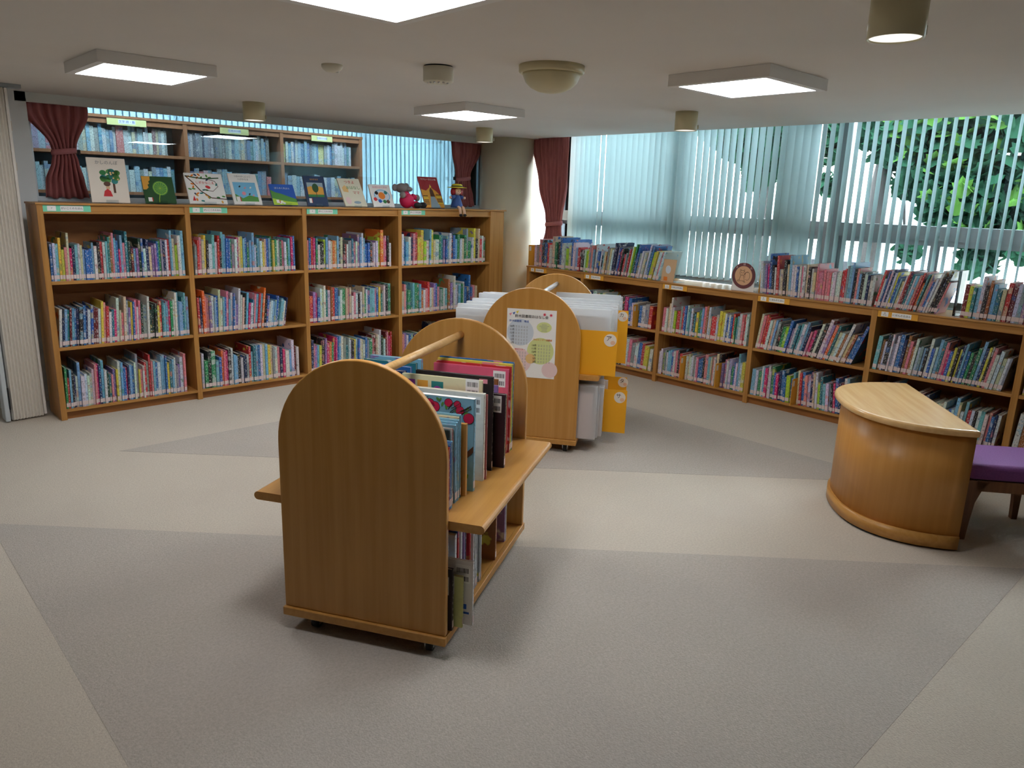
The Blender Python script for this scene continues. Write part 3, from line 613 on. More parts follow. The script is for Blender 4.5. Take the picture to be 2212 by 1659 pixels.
# ================================================================ book carts
def arch(w0, w1, zs, r, cx, n=28):
    pts = [(w0, .088), (w1, .088)]
    for i in range(n + 1):
        a = math.pi * i / n; pts.append((cx + r * math.cos(a), zs + r * 1.0 * math.sin(a)))
    return pts
def cart(name, label, O, ang, railmat, divs=()):
    t = thing(name, label, 'book cart', (O[0], O[1], 0), R(ang - 90)); L = 1.04; W = .652
    for y in (.012, L - .037):
        MB().prism(arch(.004, W - .004, .738, .322, W / 2), 'y', y, y + .025, smooth=False).build('end_panel', 'cart_z', t, bevel=.004)
    base = MB(); base.box(0, W, 0, .022, .055, .088).box(0, W, L - .022, L, .055, .088).box(0, .022, .022, L - .022, .055, .088).box(W - .022, W, .022, L - .022, .055, .088)
    base.build('base_frame', 'cart_y', t, bevel=.003); box('base_shelf', 'cart_y', t, .022, W - .022, .037, L - .037, .070, .0878)
    sh = MB(); x0, x1, z0, z1 = -.125, .777, .488, .52; r = .016; pts = []
    for i in range(9): a = -math.pi / 2 + math.pi * i / 8; pts.append((x1 - r + r * math.cos(a), .504 + r * math.sin(a)))
    for i in range(9): a = math.pi / 2 + math.pi * i / 8; pts.append((x0 + r + r * math.cos(a), .504 + r * math.sin(a)))
    sh.prism(pts, 'y', .037, L - .037, smooth=False).build('shelf', 'cart_y', t)
    box('center_board', 'cart_y', t, W / 2 - .008, W / 2 + .008, .037, L - .037, .088, .488)
    MB().tube([(W / 2, .037, .985), (W / 2, L - .037, .985)], .0165, 16).build('rail', railmat, t)
    for x in (.115, W - .075):
        for y in (.05, L - .05):
            c = bpy.data.objects.new('caster', None); link(c, t); c.location = (x, y, 0)
            a = random.Random(int(x * 100 + y * 10)).uniform(-.6, .6); c.rotation_euler = (0, 0, a)
            MB().tube([(-.012, 0, .026), (.012, 0, .026)], .0255, 18).build('wheel', 'black_rubber', c)
            b = MB().box(-.018, -.013, -.016, .016, .02, .05).box(.013, .018, -.016, .016, .02, .05).box(-.022, .022, -.022, .022, .05, .0545); b.build('fork', 'chrome', c)
    for (y, x0, x1, z0, z1) in divs: box('divider', 'cart_z', t, x0, x1, y, y + .018, z0, z1, bevel=.002)
    return t
C1 = cart('book_cart', 'arched wooden book cart in the foreground with open shelf and casters', (1.119, 2.403), 30.5, 'oak_pale_x', [(.262, .34, .625, .5205, .80), (.755, .34, .625, .5205, .79)])
pbr('silver_wrap', (206, 210, 214), .25, .3)
C2 = cart('book_cart', 'arched wooden cart further back, holding clear sleeves and orange dividers', (3.096, 3.596), 34.5, 'silver_wrap')
K1 = Matrix.Translation((1.119, 2.403, 0)) @ Matrix.Rotation(R(30.5 - 90), 4, 'Z'); K2 = Matrix.Translation((3.096, 3.596, 0)) @ Matrix.Rotation(R(34.5 - 90), 4, 'Z')
rc = random.Random(21)
def barcode(parent, x, z, y=-.0004, w=.055, h=.07):
    """label with two rows of bars on the x = const cover face; local x of the plate runs along -depth"""
    p = MB().box(0, .0004, 0, w, 0, h).build('barcode_label', 'paper', parent, (y, x, z)); b = MB()
    for zz in (h * .56, h * .1):
        q = w * .1
        while q < w * .9: d = rc.uniform(.0012, .003); b.box(-.0003, 0, q, min(q + d, w * .92), zz, zz + h * .27); q += d + rc.uniform(.001, .003)
    b.build('bars', 'ink', p)
def cart_book(K, u, v, t, h, d, k, label, z=.5205, side=1, code=None, rgb=None, st=True, full=True):
    B = Books(); col = lin(rgb or PAL[k][0]); col2 = lin(PAL[rc.choice('rybcwepv')][0]); col2 = tuple(c * .92 for c in col) if rgb else col2; book_geo(B, t, h, d, col, col2, rc.randint(1, 60) * 1.37, Matrix.Identity(4), sticker=st)
    o = bpy.data.objects.new('picture_book', B.mesh('picture_book')); link(o)
    o.matrix_world = K @ Matrix.Translation((u, v + (0 if side > 0 else t), z)) @ Matrix.Rotation(R(90 * side), 4, 'Z')
    tag(o, label, 'book', 'picture books in the front cart')
    if code: barcode(o, code[0], code[1])
    return o
cb = lambda *a, **k: cart_book(K1, *a, **k)
CUR = [('m', .008, .195, 'thin crimson'), ('r', .007, .235, 'thin red'), ('b', .008, .24, 'thin blue'), ('b', .008, .247, 'slim bright blue'), ('c', .008, .25, 'slim sky blue')]
v = .106
for i, (k, t, h, s) in enumerate(CUR): cb(.615, v, t, h, .20, k, s + ' book, ' + ORD[i] + ' behind the front panel, upper shelf of front cart'); v += t + .0012
cb(.60, v, .012, .285, .22, 'd', 'dark teal book with barcode label, upper shelf of front cart', code=(.02, .20), rgb=(22, 52, 56)); v += .0135
for i, (k, s) in enumerate((('w', 'white'), ('r', 'red'), ('k', 'black'), ('e', 'cream'))): cb(.605, v, .0045, .29 - .003 * i, .22, k, 'very thin ' + s + ' book behind the dark teal book in front cart'); v += .0052
for i in range(5): cb(.615 - rc.uniform(0, .012), v, .0125, .295 + .006 * i, .23, 'c' if i != 3 else 'e', 'light blue' * (i != 3) + 'cream' * (i == 3) + ' book, ' + ORD[i] + ' of the set before the front wooden divider');v += .0132
apple = cb(.635, .315, .02, .36, .345, 'c', 'large light blue book with red apples and branches on its cover', rgb=(128, 186, 218)); apple.name = 'apple_book'
AP = MB(); LF = MB(); BR = MB(); ra = random.Random(4)
for (dy, z, r_) in ((.02, .285, .020), (.055, .312, .016), (.065, .335, .013), (.10, .338, .015), (.155, .318, .019), (.175, .328, .018), (.185, .305, .014), (.215, .334, .017), (.25, .33, .016), (.29, .325, .018)):
    AP.prism([(dy + r_ * math.cos(a), z + r_ * math.sin(a)) for a in [2 * math.pi * i / 14 for i in range(14)]], 'x', -.0012, -.0004)
    BR.prism([(dy + (r_ + .002) * math.cos(a), z + (r_ + .002) * math.sin(a)) for a in [2 * math.pi * i / 14 for i in range(14)]], 'x', -.0007, -.0003)
for i in range(26):
    dy, z = ra.uniform(.01, .33), ra.uniform(.27, .352) ; z = max(z, .352 - .08 * math.exp(-dy * 6) - .045); a = ra.uniform(0, 6.28); r_ = ra.uniform(.007, .011)
    LF.prism([(dy + r_ * math.cos(q) * math.cos(a) - r_ * .5 * math.sin(q) * math.sin(a), z + r_ * math.cos(q) * math.sin(a) + r_ * .5 * math.sin(q) * math.cos(a)) for q in [2 * math.pi * i / 8 for i in range(8)]], 'x', -.001, -.0004)
for i in range(16):
    dy, z = ra.uniform(.0, .32), ra.uniform(.315, .355); a = ra.uniform(-.9, .9); p = [(-.0006, dy, z), (-.0006, dy + .03 * math.cos(a), z - .018), (-.0006, dy + .045 * math.cos(a), z - .03 - .01 * a)]; BR.tube(p, .0012, 5)
LF.prism([(.03, .085), (.045, .10), (.038, .115), (.022, .11)], 'x', -.001, -.0004); LF.prism([(.02, .05), (.05, .062), (.045, .075), (.018, .066)], 'x', -.001, -.0004); LF.prism([(.035, .035), (.06, .045), (.05, .055)], 'x', -.001, -.0004)
RB = MB().prism([(.0, .155), (.0, .18), (.12, .06), (.12, .03)], 'x', -.0009, -.0003)
AP.build('apples', 'rose', apple); LF.build('leaves', 'leaf_green', apple); BR.build('branches', 'black', apple); RB.build('ribbon', 'brown', apple); tag(apple, 'large light blue book with red apples and branches on its cover')
box('cover_edge', 'white', apple, -.0003, .0203, -.0016, .347, .3602, .3612)
cb(.635, .43, .02, .352, .30, 'w', 'white book with barcodes behind the apple book', code=(.012, .27), rgb=(232, 228, 218)); cb(.64, .453, .008, .345, .28, 'p', 'thin pink book against the white book in front cart', rgb=(206, 120, 120))
cream = cb(.61, .475, .012, .392, .335, 'e', 'wide cream book with coloured picture squares on its back cover', code=(.012, .325), rgb=(226, 220, 180), st=False)
for (y0, w_, mm) in ((.28, .045, 'purple'), (.225, .045, 'gold'), (.16, .05, 'teal')): box('picture_square', mm, cream, -.0007, -.0002, y0, y0 + w_, .30, .372)
MB().prism([(.185 + .019 * math.cos(2 * math.pi * i / 16), .335 + .019 * math.sin(2 * math.pi * i / 16)) for i in range(16)], 'x', -.0012, -.0006).build('round_print', 'purple', cream)
flo = cb(.63, .55, .014, .392, .33, 'k', 'black book with pink and blue flowers in the front cart', rgb=(38, 32, 38))
for i in range(14): MB().box(-.0008, -.0002, 0, ra.uniform(.012, .035), 0, ra.uniform(.008, .018)).build('flower_print', ra.choice(['rose', 'pink', 'sky_blue', 'leaf_green', 'pink']), flo, (0, ra.uniform(.01, .28), ra.uniform(.30, .37)))
cb(.668, .600, .018, .312, .25, 'k', 'dark plum book pulled out of the front cart row', code=(.015, .235), rgb=(46, 28, 38))
for i, (k, hh) in enumerate((('v', .34), ('k', .335), ('u', .36), ('a', .355), ('w', .34))): cb(.628 - .004 * i, .622 + i * .0125, .011, hh, .27, k, PAL[k][1] + ' book, ' + ORD[i] + ' behind the dark plum book')
cb(.625, .778, .012, .375, .34, 'p', 'pink book with barcodes behind the far divider of front cart', code=(.012, .295), rgb=(226, 98, 128))
for i, (k, hh) in enumerate((('r', .383), ('y', .392), ('l', .39), ('b', .395))): cb(.632, .793 + i * .0125, .0112, hh, .34, k, PAL[k][1] + ' book, ' + ORD[i] + ' behind the pink book in front cart')
# left-hand row of the front cart (seen over the top)
v = .06; i = 0
for k, t, hh in (('b', .02, .30), ('w', .014, .31), ('p', .016, .315), ('n', .02, .33), ('b', .02, .345), ('c', .02, .36), ('s', .02, .33), ('w', .02, .34), ('b', .02, .35), ('t', .02, .36), ('c', .02, .37), ('b', .02, .375), ('n', .02, .385), ('b', .02, .39), ('t', .02, .395), ('c', .02, .40)):
    dd = .24
    cb(.02, v, t, hh, dd, k, PAL[k][1] + ' book, ' + ordinal(i) + ' along the left row of front cart', side=-1); v += t + .032 * (i > 5) + .004; i += 1
# lower shelf of the front cart
ZL = .0883
b = cb(.655, .055, .016, .24, .22, 'k', 'dark grey book with barcode, nearest on the lower shelf of front cart', z=ZL, code=(.012, .14), rgb=(56, 46, 50))
b = cb(.682, .086, .014, .20, .2, 'l', 'pale yellow-green book with red star, lower shelf of front cart', z=ZL, code=(.03, .13), rgb=(212, 214, 140)); MB().prism([(.05, .06), (.075, .08), (.10, .06), (.085, .10), (.11, .125), (.075, .12), (.055, .15), (.045, .10)], 'x', -.0008, -.0002).build('red_star', 'red', b)
b = cb(.712, .112, .012, .252, .24, 'w', 'white book with barcodes sticking out of the lower shelf', z=ZL, code=(.01, .165), rgb=(234, 232, 232))
for (y0, z0, w_, h_, mm) in ((.035, .125, .014, .018, 'blue'), (.04, .092, .02, .022, 'teal'), (.022, .062, .035, .02, 'blue'), (.03, .018, .06, .02, 'pale_blue'), (.012, .043, .025, .008, 'blue')): box('print', mm, b, -.0007, -.0002, y0, y0 + w_, z0, z0 + h_)
v = .15
for i, (k, t, hh, u) in enumerate((('n', .012, .29, .60), ('s', .03, .27, .585), ('w', .02, .30, .61), ('a', .02, .29, .60), ('r', .014, .30, .605), ('w', .02, .31, .61), ('v', .012, .30, .615), ('n', .012, .29, .615), ('r', .016, .30, .622), ('w', .014, .30, .63), ('w', .01, .29, .632), ('s', .012, .30, .63), ('w', .01, .30, .63), ('s', .012, .30, .63), ('w', .01, .29, .632), ('s', .016, .28, .625))):
    cb(u, v, t, hh, .24, k, PAL[k][1] + ' book, ' + ordinal(i) + ' along the lower shelf of front cart', z=ZL); v += t + (.02 if i in (7, 12) else .0025)
cb(.635, .62, .016, .30, .24, 'u', 'brown book with pale foot standing alone on the lower shelf', z=ZL); cb(.62, .80, .012, .29, .24, 'v', 'violet book near the far end of the lower shelf', z=ZL); cb(.622, .815, .01, .285, .24, 'w', 'white book near the far end of the lower shelf', z=ZL)

# ---------------------------------------------------------------- sleeves and dividers of the back cart
def sleeve(u0, u1, v, z0, z1, th, label, mat='paper', tilt=0):
    t = thing('picture_card_sleeve', label, 'plastic sleeve', K2 @ Vector((u0, v, z0)), R(34.5 - 90), 'clear sleeves of picture cards in the back cart'); w_ = u1 - u0; h_ = z1 - z0
    t.rotation_euler.z += R(tilt)
    box('picture_cards', mat, t, .012, w_ - .028, .0025, th - .0025, .003, h_ - .045); box('clear_bag', 'sleeve_plastic', t, 0, w_, 0, th, .0005, h_, bevel=.002)
pbr('sleeve_pink', (240, 222, 222), .6); pbr('sleeve_cream', (232, 228, 208), .6); pbr('sleeve_blue', (214, 224, 232), .6)
rs = random.Random(8); SM = ['paper', 'paper', 'sleeve_blue', 'paper', 'sleeve_cream', 'sleeve_blue']
def srow(n, v0, dv, fu, z0, zt, side):
    for i in range(n):
        u0, u1 = fu; j = rs.uniform(-.018, .018)
        sleeve(u0 + (j if side == 'left' else 0), u1 + (j if side == 'right' else 0), v0 + i * dv, z0, zt + rs.uniform(-.02, .025), dv * .62, 'clear sleeve of picture cards, ' + ordinal(i) + ' from front, upper ' + side + ' row of back cart', rs.choice(SM))
srow(17, .085, .052, (.345, .83), .5205, .915, 'right'); srow(17, .06, .054, (-.175, .305), .5205, .905, 'left')
for i in range(9):
    sleeve(.345, .785 + rs.uniform(-.01, .035) + (.0 if i else -.012), .065 + i * .042, .0885, .425 + rs.uniform(-.008, .03), .03, 'clear sleeve of picture cards, ' + ordinal(i) + ' from front, lower right row of back cart', 'sleeve_pink' if i == 0 else rs.choice(['sleeve_cream', 'paper', 'sleeve_pink']))
def divider(letter, u0, u1, v, z0, z1, label, su, sz, tilt=0, sr=.04, roll=0):
    t = thing('index_divider', label, 'divider', K2 @ Vector((u0, v, z0)), R(34.5 - 90 + tilt), 'orange index dividers'); w_ = u1 - u0
    t.rotation_euler.y = R(roll)
    box('board', 'divider_orange', t, 0, w_, 0, .003, .0005, z1 - z0)
    x, z = su - u0, sz - z0
    d = MB().prism([(x + sr * math.cos(2 * math.pi * i / 28), z + sr * math.sin(2 * math.pi * i / 28)) for i in range(28)], 'y', -.001, 0).build('round_sticker', 'paper_warm', t)
    text(letter, sr * .95, 'ink', d, (x - sr * .22, -.0016, z + sr * .22), (R(90), 0, 0))
    MB().prism([(x + sr * .42 + sr * .38 * math.cos(2 * math.pi * i / 16), z - sr * .38 + sr * .34 * math.sin(2 * math.pi * i / 16)) for i in range(16)], 'y', -.0018, -.001).build('printed_blob', 'skin', d)
divider('ア', .40, .872, .066, .5205, .808, 'orange divider marked ア at the front of the back cart', .828, .752)
divider('カ', .42, .905, .486, .5205, .885, 'orange divider marked カ behind the clear sleeves', .868, .845, sr=.034)
divider('サ', .50, .945, .2665, .0885, .385, 'orange divider marked サ sticking out of the lower row', .898, .335, sr=.038)
divider('タ', .50, .93, .393, .0885, .445, 'orange divider half hidden behind the サ divider', .905, .41, sr=.034)
# pink label sheet on the front lower sleeve and poster
po = thing('poster', 'story-time schedule poster on the back cart end panel', 'poster', K2 @ Vector((.172, .0118, .485)), R(34.5 - 90)); PW, PH = .318, .44
sheet = box('sheet', 'paper', po, 0, PW, -.0012, -.0002, 0, PH)
def disc(cx, cz, r, mat, y=-.0016, n=28, sq=1.0): return MB().prism([(PW * cx + PW * r * math.cos(2 * math.pi * i / n), PH * cz + PW * r * sq * math.sin(2 * math.pi * i / n)) for i in range(n)], 'y', y, -.0012).build('printed_shape', mat, sheet)
disc(.28, .66, .27, 'pale_blue'); disc(.70, .40, .27, 'pale_green', -.0017); disc(.26, .24, .26, 'pale_pink', -.0018); disc(.90, .13, .16, 'pale_pink', -.0017); disc(.76, .75, .15, 'pale_green', -.0018, sq=.7); disc(.50, .28, .10, 'pale_orange', -.0019)
def ptx(s, size, mat, x, z, al='CENTER'): text(s, size * PW, mat, sheet, (PW * x, -.0024, PH * z), (R(90), 0, 0), align=al)
ptx('鈴木図書館おはなし会', .068, 'ink', .50, .893); ptx('鈴木図書館　毎週', .05, 'ink_blue', .25, .82); ptx('図書室センター', .045, 'ink_red', .24, .405); ptx('文化センター図書室', .043, 'ink_orange', .74, .565)
for i, s in enumerate(('10月', '11月', '12月', '1月', '2月', '3月')):
    ptx(s, .05, 'ink', .16, .74 - i * .048, 'RIGHT'); ptx(s, .05, 'ink', .62, .48 - i * .048, 'RIGHT')
    for (x0, zc, n_) in ((.18, .74 - i * .048, 5), (.65, .48 - i * .048, 5), (.16, .36 - i * .045, 5)):
        mb = MB()
        for j in range(n_):
            for q in (-.008, .010): mb.box(PW * (x0 + j * .055), PW * (x0 + j * .055 + .03), -.0021, -.0019, PH * (zc + q) - .0012, PH * (zc + q) + .0012)
        mb.build('fine_print', 'ink_grey', sheet)
for i in range(6):
    mb = MB(); hw = (.05, .10, .07, .06, .05, .06)[i]; mb.box(PW * (.76 - hw), PW * (.76 + hw), -.0022, -.0019, PH * (.785 - i * .019), PH * (.785 - i * .019) + .0022); mb.build('fine_print', 'ink_grey', sheet)
for x, z, mm in ((.07, .91, 'pink'), (.14, .925, 'ink_blue'), (.21, .945, 'yellow')):
    MB().prism([(PW * (x - .03), PH * (z + .012)), (PW * (x + .03), PH * (z + .03)), (PW * x, PH * (z - .018))], 'y', -.0016, -.0012).build('flag_print', mm, sheet)
for x, z in ((.76, .935), (.89, .93)): disc(x, z, .03, 'pink'); disc(x, z, .016, 'red', -.0019)
# ================================================================ half-round table and stool
TM = (4.231, 1.216, 0); TA = math.atan2(.621, .784)   # local x along the straight side, local y towards the round side
def dshape(a, b, p=2.6, n=40, y0=0.0):
    pts = []
    for i in range(n + 1):
        th = math.pi * i / n; c, s_ = math.cos(th), math.sin(th)
        pts.append((math.copysign(abs(c) ** (2 / p), c) * a, y0 + abs(s_) ** (2 / p) * b))
    return pts
t = thing('table', 'half-round light wood table with curved front near the low bookcase', 'table', TM, TA)
MB().prism(dshape(.487, .500, 2.4), 'z', .586, .62, smooth=False).build('table_top', 'table_top', t, bevel=.014, seg=4)
MB().prism(dshape(.450, .462, 2.4), 'z', .078, .586, smooth=True).build('curved_body', 'table_z', t)
MB().prism(dshape(.460, .474, 2.4), 'z', .012, .078, smooth=True).build('base_band', 'cart_x', t)
MB().prism(dshape(.43, .45, y0=.012), 'z', .0005, .012).build('shadow_gap', 'dark_gap', t)  # dark slab filling the gap over the glides, its colour stands in for shade
st = thing('stool', 'low stool with purple cushion and curved wooden legs beside the half-round table', 'stool', TM, TA)
s0, s1, y0, y1 = -.30, .08, -.50, -.07
def curved_leg(sx, sy, name='leg'):
    m = MB(); x = s0 + .022 if sx < 0 else s1 - .022; y_ = y0 + .022 if sy < 0 else y1 - .022
    # leg tapers to the foot, flared towards the apron
    lv = [(0, .014), (.1, .017), (.2, .022), (.26, .032), (.315, .05)]; n = len(lv)
    for z, w_ in lv:
        ya, yb = (y_ - .020, y_ - .020 + 2 * w_) if sy < 0 else (y_ + .020 - 2 * w_, y_ + .020)
        for p in ((x - .016, ya), (x + .016, ya), (x + .016, yb), (x - .016, yb)): m.v.append((p[0], p[1], z))
    for i in range(n - 1):
        for j in range(4): m.f.append((i * 4 + j, i * 4 + (j + 1) % 4, i * 4 + 4 + (j + 1) % 4, i * 4 + 4 + j)); m.mi.append(0); m.sm.append(False)
    m.f.append((3, 2, 1, 0)); m.mi.append(0); m.sm.append(False); m.f.append(tuple(range(n * 4 - 4, n * 4))); m.mi.append(0); m.sm.append(False)
    m.build(name, 'stool_wood', st)
for sx in (-1, 1):
    for sy in (-1, 1): curved_leg(sx, sy)
box('apron', 'stool_wood', st, s0 + .006, s0 + .03, y0 + .04, y1 - .04, .262, .318); box('apron', 'stool_wood', st, s1 - .03, s1 - .006, y0 + .04, y1 - .04, .262, .318)
box('apron', 'stool_wood', st, s0 + .03, s1 - .03, y0 + .006, y0 + .03, .262, .318); box('apron', 'stool_wood', st, s0 + .03, s1 - .03, y1 - .03, y1 - .006, .262, .318)
cu = MB().box(s0 - .004, s1 + .004, y0 - .004, y1 + .004, .319, .40).build('cushion', 'purple_seat', st, bevel=.03, seg=5)

# ================================================================ things on the tall bookcase
ZT = 1.4825
def display(name, label, x0, x1, hh, lean, covermat, art, stand=True, y=5.845, depth=.012):
    """picture book leaning back, cover towards the room"""
    w_ = x1 - x0; t = thing(name, label, 'book', (x0, y, ZT + .003 + depth * math.sin(R(lean))), 0, 'picture books on display'); t.rotation_euler = (R(-lean), 0, 0)
    box('cover', covermat, t, 0, w_, 0, .002, 0, hh); box('pages', 'paper_warm', t, .003, w_ - .002, .002, depth - .002, .003, hh - .003); box('back_cover', covermat, t, 0, w_, depth - .002, depth, 0, hh)
    art(t, w_, hh)
    if stand:
        s_ = thing('book_stand', 'clear acrylic book stand behind the ' + label.split(' on ')[0].replace('picture book', 'book'), 'book stand', (x0 + w_ / 2, y, ZT), 0, 'acrylic book stands')
        sl = math.tan(R(lean)); h2 = hh * .62; b = MB(); y_0 = depth / math.cos(R(lean)) + .003
        b.prism([(y_0, .002), (y_0 + .003, .002), (y_0 + .003 + h2 * sl, h2), (y_0 + h2 * sl, h2)], 'x', -w_ * .3, w_ * .3); b.prism([(y_0 + .003, .0006), (y_0 + .14, .0006), (y_0 + .14, .003), (y_0 + .003, .003)], 'x', -w_ * .3, w_ * .3)
        b.build('stand_body', 'acrylic', s_); box('front_lip', 'acrylic', s_, -w_ * .16, w_ * .16, -.022, -.019, .0006, .024); box('lip_foot', 'acrylic', s_, -w_ * .16, w_ * .16, -.019, y_0 + .003, .0003, .0022)
def shape(par, pts, mat, w_, h_, lvl=1, name='printed_shape'):
    return MB().prism([(p[0] * w_, p[1] * h_) for p in pts], 'y', -.0004 * lvl, 0).build(name, mat, par)
def ell(cx, cz, rx_, rz_, n=18, rot=0): return [(cx + rx_ * math.cos(q) * math.cos(rot) - rz_ * math.sin(q) * math.sin(rot), cz + rx_ * math.cos(q) * math.sin(rot) + rz_ * math.sin(q) * math.cos(rot)) for q in [2 * math.pi * i / n for i in range(n)]]
def title(par, s, mat, w_, h_, z, size=.11): text(s, w_ * size, mat, par, (w_ / 2, -.0026, h_ * z), (R(90), 0, 0))
def strokes(par, segs, mat, w_, h_, r_=.0025, lvl=3):
    m = MB()
    for sg in segs: m.tube([(p[0] * w_, -.0002 * lvl, p[1] * h_) for p in sg], r_, 5)
    return m.build('printed_line', mat, par)
ad = random.Random(17)
def label_tag(par, w_, h_, x=.1, z=.06): shape(par, [(x, z), (x + .15, z), (x + .15, z + .15), (x, z + .15)], 'paper', w_, h_, 4, 'library_label'); shape(par, [(x + .12, z), (x + .15, z), (x + .15, z + .15), (x + .12, z + .15)], 'red', w_, h_, 5, 'library_label')
def a_tree(t, w_, h_):
    shape(t, [(.60, .22), (.66, .22), (.66, .45), (.60, .45)], 'brown', w_, h_)
    for i in range(16): a = ad.uniform(0, 6.28); rr = ad.uniform(0, .22); shape(t, ell(.60 + rr * math.cos(a) * 1.25, .58 + rr * math.sin(a) * .7, .09, .06, 10), ad.choice(['green', 'teal', 'leaf_green']), w_, h_, 2)
    for i in range(5): shape(t, ell(ad.uniform(.45, .8), ad.uniform(.48, .68), .025, .018, 8), 'pale_orange', w_, h_, 4)
    shape(t, [(.32, .14), (.56, .14), (.52, .26), (.44, .31), (.36, .26)], 'red', w_, h_, 3); shape(t, ell(.45, .42, .09, .055), 'brown', w_, h_, 3); shape(t, ell(.46, .34, .05, .06), 'kraft', w_, h_, 2); title(t, 'かしのんぼ', 'ink_grey', w_, h_, .89, .12)
display('picture_book', 'tall cream picture book with green tree and red-skirted girl on display', 1.49, 1.735, .305, 10, 'paper_warm', a_tree)
def a_green(t, w_, h_):
    shape(t, ell(.55, .56, .25, .27, 26), 'leaf_green', w_, h_); shape(t, ell(.55, .56, .22, .235, 26), 'lime', w_, h_, 2); shape(t, ell(.55, .56, .205, .22, 26), 'leaf_green', w_, h_, 3); strokes(t, [((.50, .33), (.46, .18), (.44, .03))], 'lime', w_, h_, .003)
    for i in range(14): a = i * .449; strokes(t, [((.55, .56), (.55 + .2 * math.cos(a), .56 + .21 * math.sin(a)))], 'lime', w_, h_, .0007, 5)
    shape(t, [(0, .99), (.27, .99), (.26, .85), (.20, .80), (.22, .72), (.16, .68), (.18, .58), (.10, .50), (0, .50)], 'gold', w_, h_); label_tag(t, w_, h_)
display('picture_book', 'dark green picture book with a glowing dandelion clock on display', 1.84, 2.055, .20, 20, 'dk_green', a_green)
def a_bird(t, w_, h_):
    strokes(t, [((.02, .9), (.2, .86), (.5, .82), (.9, .86))], 'dk_green', w_, h_, .004); strokes(t, [((.02, .9), (.18, .7), (.35, .42), (.6, .2), (1.0, .16))], 'brown', w_, h_, .004); strokes(t, [((.5, .84), (.78, .75), (.84, .58), (.68, .42), (.4, .46))], 'brown', w_, h_, .002)
    for i in range(34):
        x, z = ad.uniform(.05, .95), ad.uniform(.05, .95)
        if .22 < x < .75 and .5 < z < .78: continue
        shape(t, ell(x, z, .05, .025, 8, ad.uniform(0, 3)), ad.choice(['teal', 'green', 'orange', 'navy', 'leaf_green', 'gold']), w_, h_, 4)
    shape(t, ell(.56, .55, .07, .045, 12, -.5), 'red', w_, h_, 5); shape(t, [(.09, .1), (.14, .26), (.17, .1)], 'red', w_, h_, 5); title(t, 'しずかなこえ', 'ink_red', w_, h_, .68, .085)
display('picture_book', 'white square picture book with branches, leaves and a red bird on display', 2.153, 2.437, .245, 24, 'white', a_bird)
def a_white(t, w_, h_):
    shape(t, [(.1, .1), (.9, .1), (.9, .72), (.1, .72)], 'sky_blue', w_, h_); shape(t, [(.1, .1), (.9, .1), (.9, .24), (.6, .3), (.35, .2), (.1, .34)], 'leaf_green', w_, h_, 2); shape(t, ell(.42, .36, .07, .06), 'pink', w_, h_, 3)
    for x, z in ((.32, .58), (.5, .54), (.7, .55), (.62, .34), (.75, .3)): shape(t, ell(x, z, .04, .025, 8, .6), ad.choice(['black', 'white', 'gold', 'pink']), w_, h_, 4)
    title(t, 'つきのぴくにっく', 'ink_grey', w_, h_, .90, .075); title(t, 'へびかえる', 'ink_grey', w_, h_, .81, .08); label_tag(t, w_, h_, .12, .1)
display('picture_book', 'white picture book with sky-blue meadow scene and pink bird on display', 2.492, 2.72, .26, 26, 'white', a_white)
def a_blue(t, w_, h_):
    shape(t, [(0, 0), (1, 0), (1, .30), (.7, .42), (.4, .55), (.2, .6), (0, .72)], 'leaf_green', w_, h_); shape(t, [(0, 0), (1, 0), (1, .14), (.5, .2), (0, .32)], 'lime', w_, h_, 2)
    for x, z in ((.2, .14), (.3, .1), (.36, .16), (.44, .09)): shape(t, ell(x, z, .06, .05), 'white', w_, h_, 3)
    title(t, 'ぼくのくれよん', 'paper', w_, h_, .80, .09); label_tag(t, w_, h_, .14, .1)
display('picture_book', 'small bright blue picture book with green meadow on display', 2.816, 3.027, .185, 28, 'blue', a_blue)
def a_navy(t, w_, h_):
    shape(t, [(.12, .3), (.88, .3), (.88, .78), (.12, .78)], 'sky_gray', w_, h_); shape(t, [(.12, .36), (.88, .36), (.88, .62), (.7, .66), (.5, .58), (.3, .66), (.12, .62)], 'gold', w_, h_, 2); shape(t, [(.5, .28), (.53, .28), (.53, .45), (.5, .45)], 'brown', w_, h_, 4)
    shape(t, ell(.5, .6, .15, .15), 'dk_green', w_, h_, 5); shape(t, [(.12, .3), (.88, .3), (.88, .38), (.12, .38)], 'green', w_, h_, 3); title(t, 'おおきなき', 'gold', w_, h_, .88, .08); label_tag(t, w_, h_, .12, .1)
display('picture_book', 'dark teal-blue picture book with a framed tree painting on display', 3.114, 3.308, .255, 18, 'navy', a_navy)
def a_mama(t, w_, h_):
    for s_, x, z, mm in (('つきよ', .5, .86, 'ink_red'), ('おはなし', .6, .66, 'leaf_green'), ('ママ', .68, .48, 'ink_red')): text(s_, w_ * .16, mm, t, (w_ * x, -.002, h_ * z), (R(90), 0, 0))
    shape(t, [(.12, .52), (.34, .50), (.36, .64), (.24, .76), (.1, .66)], 'pale_orange', w_, h_); shape(t, ell(.22, .2, .12, .13), 'pale_pink', w_, h_); shape(t, ell(.6, .14, .16, .05), 'sky_gray', w_, h_)
display('picture_book', 'cream picture book with red and green lettering on display', 3.473, 3.692, .275, 32, 'sleeve_cream', a_mama)
